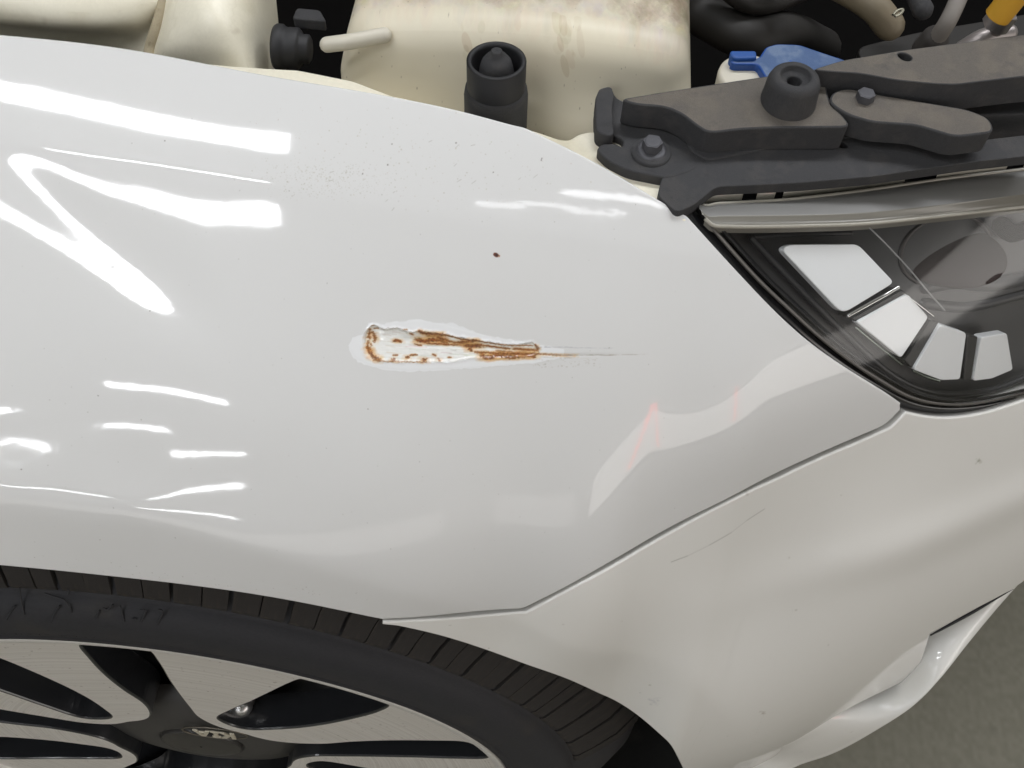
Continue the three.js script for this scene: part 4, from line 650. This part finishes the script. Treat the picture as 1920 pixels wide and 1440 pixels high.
  { const p = atY(1040 + .4583 * 800, .4583 * 300, .784); part('cap_neck', moved(lathe([[.0001, 0], [.0132, 0], [.0146, -.001], [.0150, -.003], [.0150, -.02], [.014, -.024], [.014, -.06]], 48), p), plastic, cap); }
  // pipes and fittings in the dark
  const tubeM = std({ color: new THREE.Color().setRGB(.20, .165, .11), roughness: .6 });
  part('intake_pipe', capped([atY(1500, -60, .74), atY(1590, -18, .74), atY(1640, 15, .738), atY(1668, 48, .73)], .0085, 30, 20), tubeM, car, 'brownish pipe end in the dark bay');
  part('spring_clip', tubeThrough([[1674, 28], [1684, 19], [1693, 18], [1688, 26], [1678, 31]].map(([x, y]) => atY(x, y, .745)), .0008, 30, 6), std({ color: new THREE.Color().setRGB(.4, .38, .3), roughness: .5, metalness: .6 }), car, 'small bent wire clip on the pipe end');
  part('rubber_hose', capped([atY(1815, -60, .775), atY(1798, -5, .772), atY(1776, 42, .765), atY(1752, 78, .752)], .0045, 30, 16), std({ color: new THREE.Color().setRGB(.22, .20, .18), roughness: .7 }), car, 'grey hose rising out of the bay');
  part('hose_collar', capped([atY(1752, 74, .752), atY(1736, 92, .745)], .0075, 10, 16), std({ color: new THREE.Color().setRGB(.045, .04, .037), roughness: .7 }), car);
  part('wiring_sleeve', capped([atY(1712, -40, .74), atY(1722, 0, .74), atY(1730, 18, .74)], .006, 10, 10), M.blackDust, car);
  const fit = new THREE.Group(); fit.name = 'pipe_fitting'; fit.userData.label = 'grey metal service fitting with an orange cap'; car.add(fit);
  const fm = std({ color: new THREE.Color().setRGB(.30, .27, .26), roughness: .4, metalness: .5 }), f0 = atY(1868, 62, .79), fsc = f0.distanceTo(EYE) / FOC;
  part('fitting_body', capped([atY(1806, 92, .782), atY(1840, 72, .788), atY(1890, 62, .788)], 15 * fsc, 20, 18), fm, fit);
  part('fitting_stem', capped([f0, atY(1873, 42, .803)], 9 * fsc, 8, 14), fm, fit);
  { const p = atY(1875, 36, .806), q = new THREE.Quaternion().setFromAxisAngle(new THREE.Vector3(0, 0, 1), -.25); part('fitting_nut', moved(new THREE.CylinderGeometry(21 * fsc, 22 * fsc, .0085, 6), p, q), fm, fit); const p2 = atY(1892, 4, .822); part('fitting_cap', moved(new THREE.CylinderGeometry(20 * fsc, 20 * fsc, .016, 24), p2, q), std({ color: new THREE.Color().setRGB(.62, .33, .03), roughness: .5 }), fit, 'orange cap'); }
  const murk = std({ color: new THREE.Color().setRGB(.018, .016, .014), roughness: .6 });
  part('coolant_hose', capped([atY(1320, 30, .70), atY(1400, 70, .70), atY(1470, 62, .69), atY(1540, 90, .66)], .013, 40, 18), murk, car, 'black hose sunk in the bay behind the blue cap');
  part('wiring_loom', capped([atY(1340, -40, .73), atY(1400, 5, .72), atY(1480, -5, .71), atY(1560, -50, .72)], .006, 40, 12), murk, car, 'dark wiring loom across the bay');
  part('fan_shroud', boxUV(plate([[1600, 90], [1720, 60], [1960, 20], [1960, 150], [1640, 140]], .70, .05, { r: .01 }), .05), murk, car, 'dark fan shroud behind the front panel');
  // the dark bay itself, below and behind
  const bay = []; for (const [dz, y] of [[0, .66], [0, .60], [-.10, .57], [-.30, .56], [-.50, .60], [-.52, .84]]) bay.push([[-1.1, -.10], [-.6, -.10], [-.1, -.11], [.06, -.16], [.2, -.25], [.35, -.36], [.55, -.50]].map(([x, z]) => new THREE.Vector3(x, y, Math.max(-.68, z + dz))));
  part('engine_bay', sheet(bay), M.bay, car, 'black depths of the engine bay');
}
renderer.render(scene, camera);
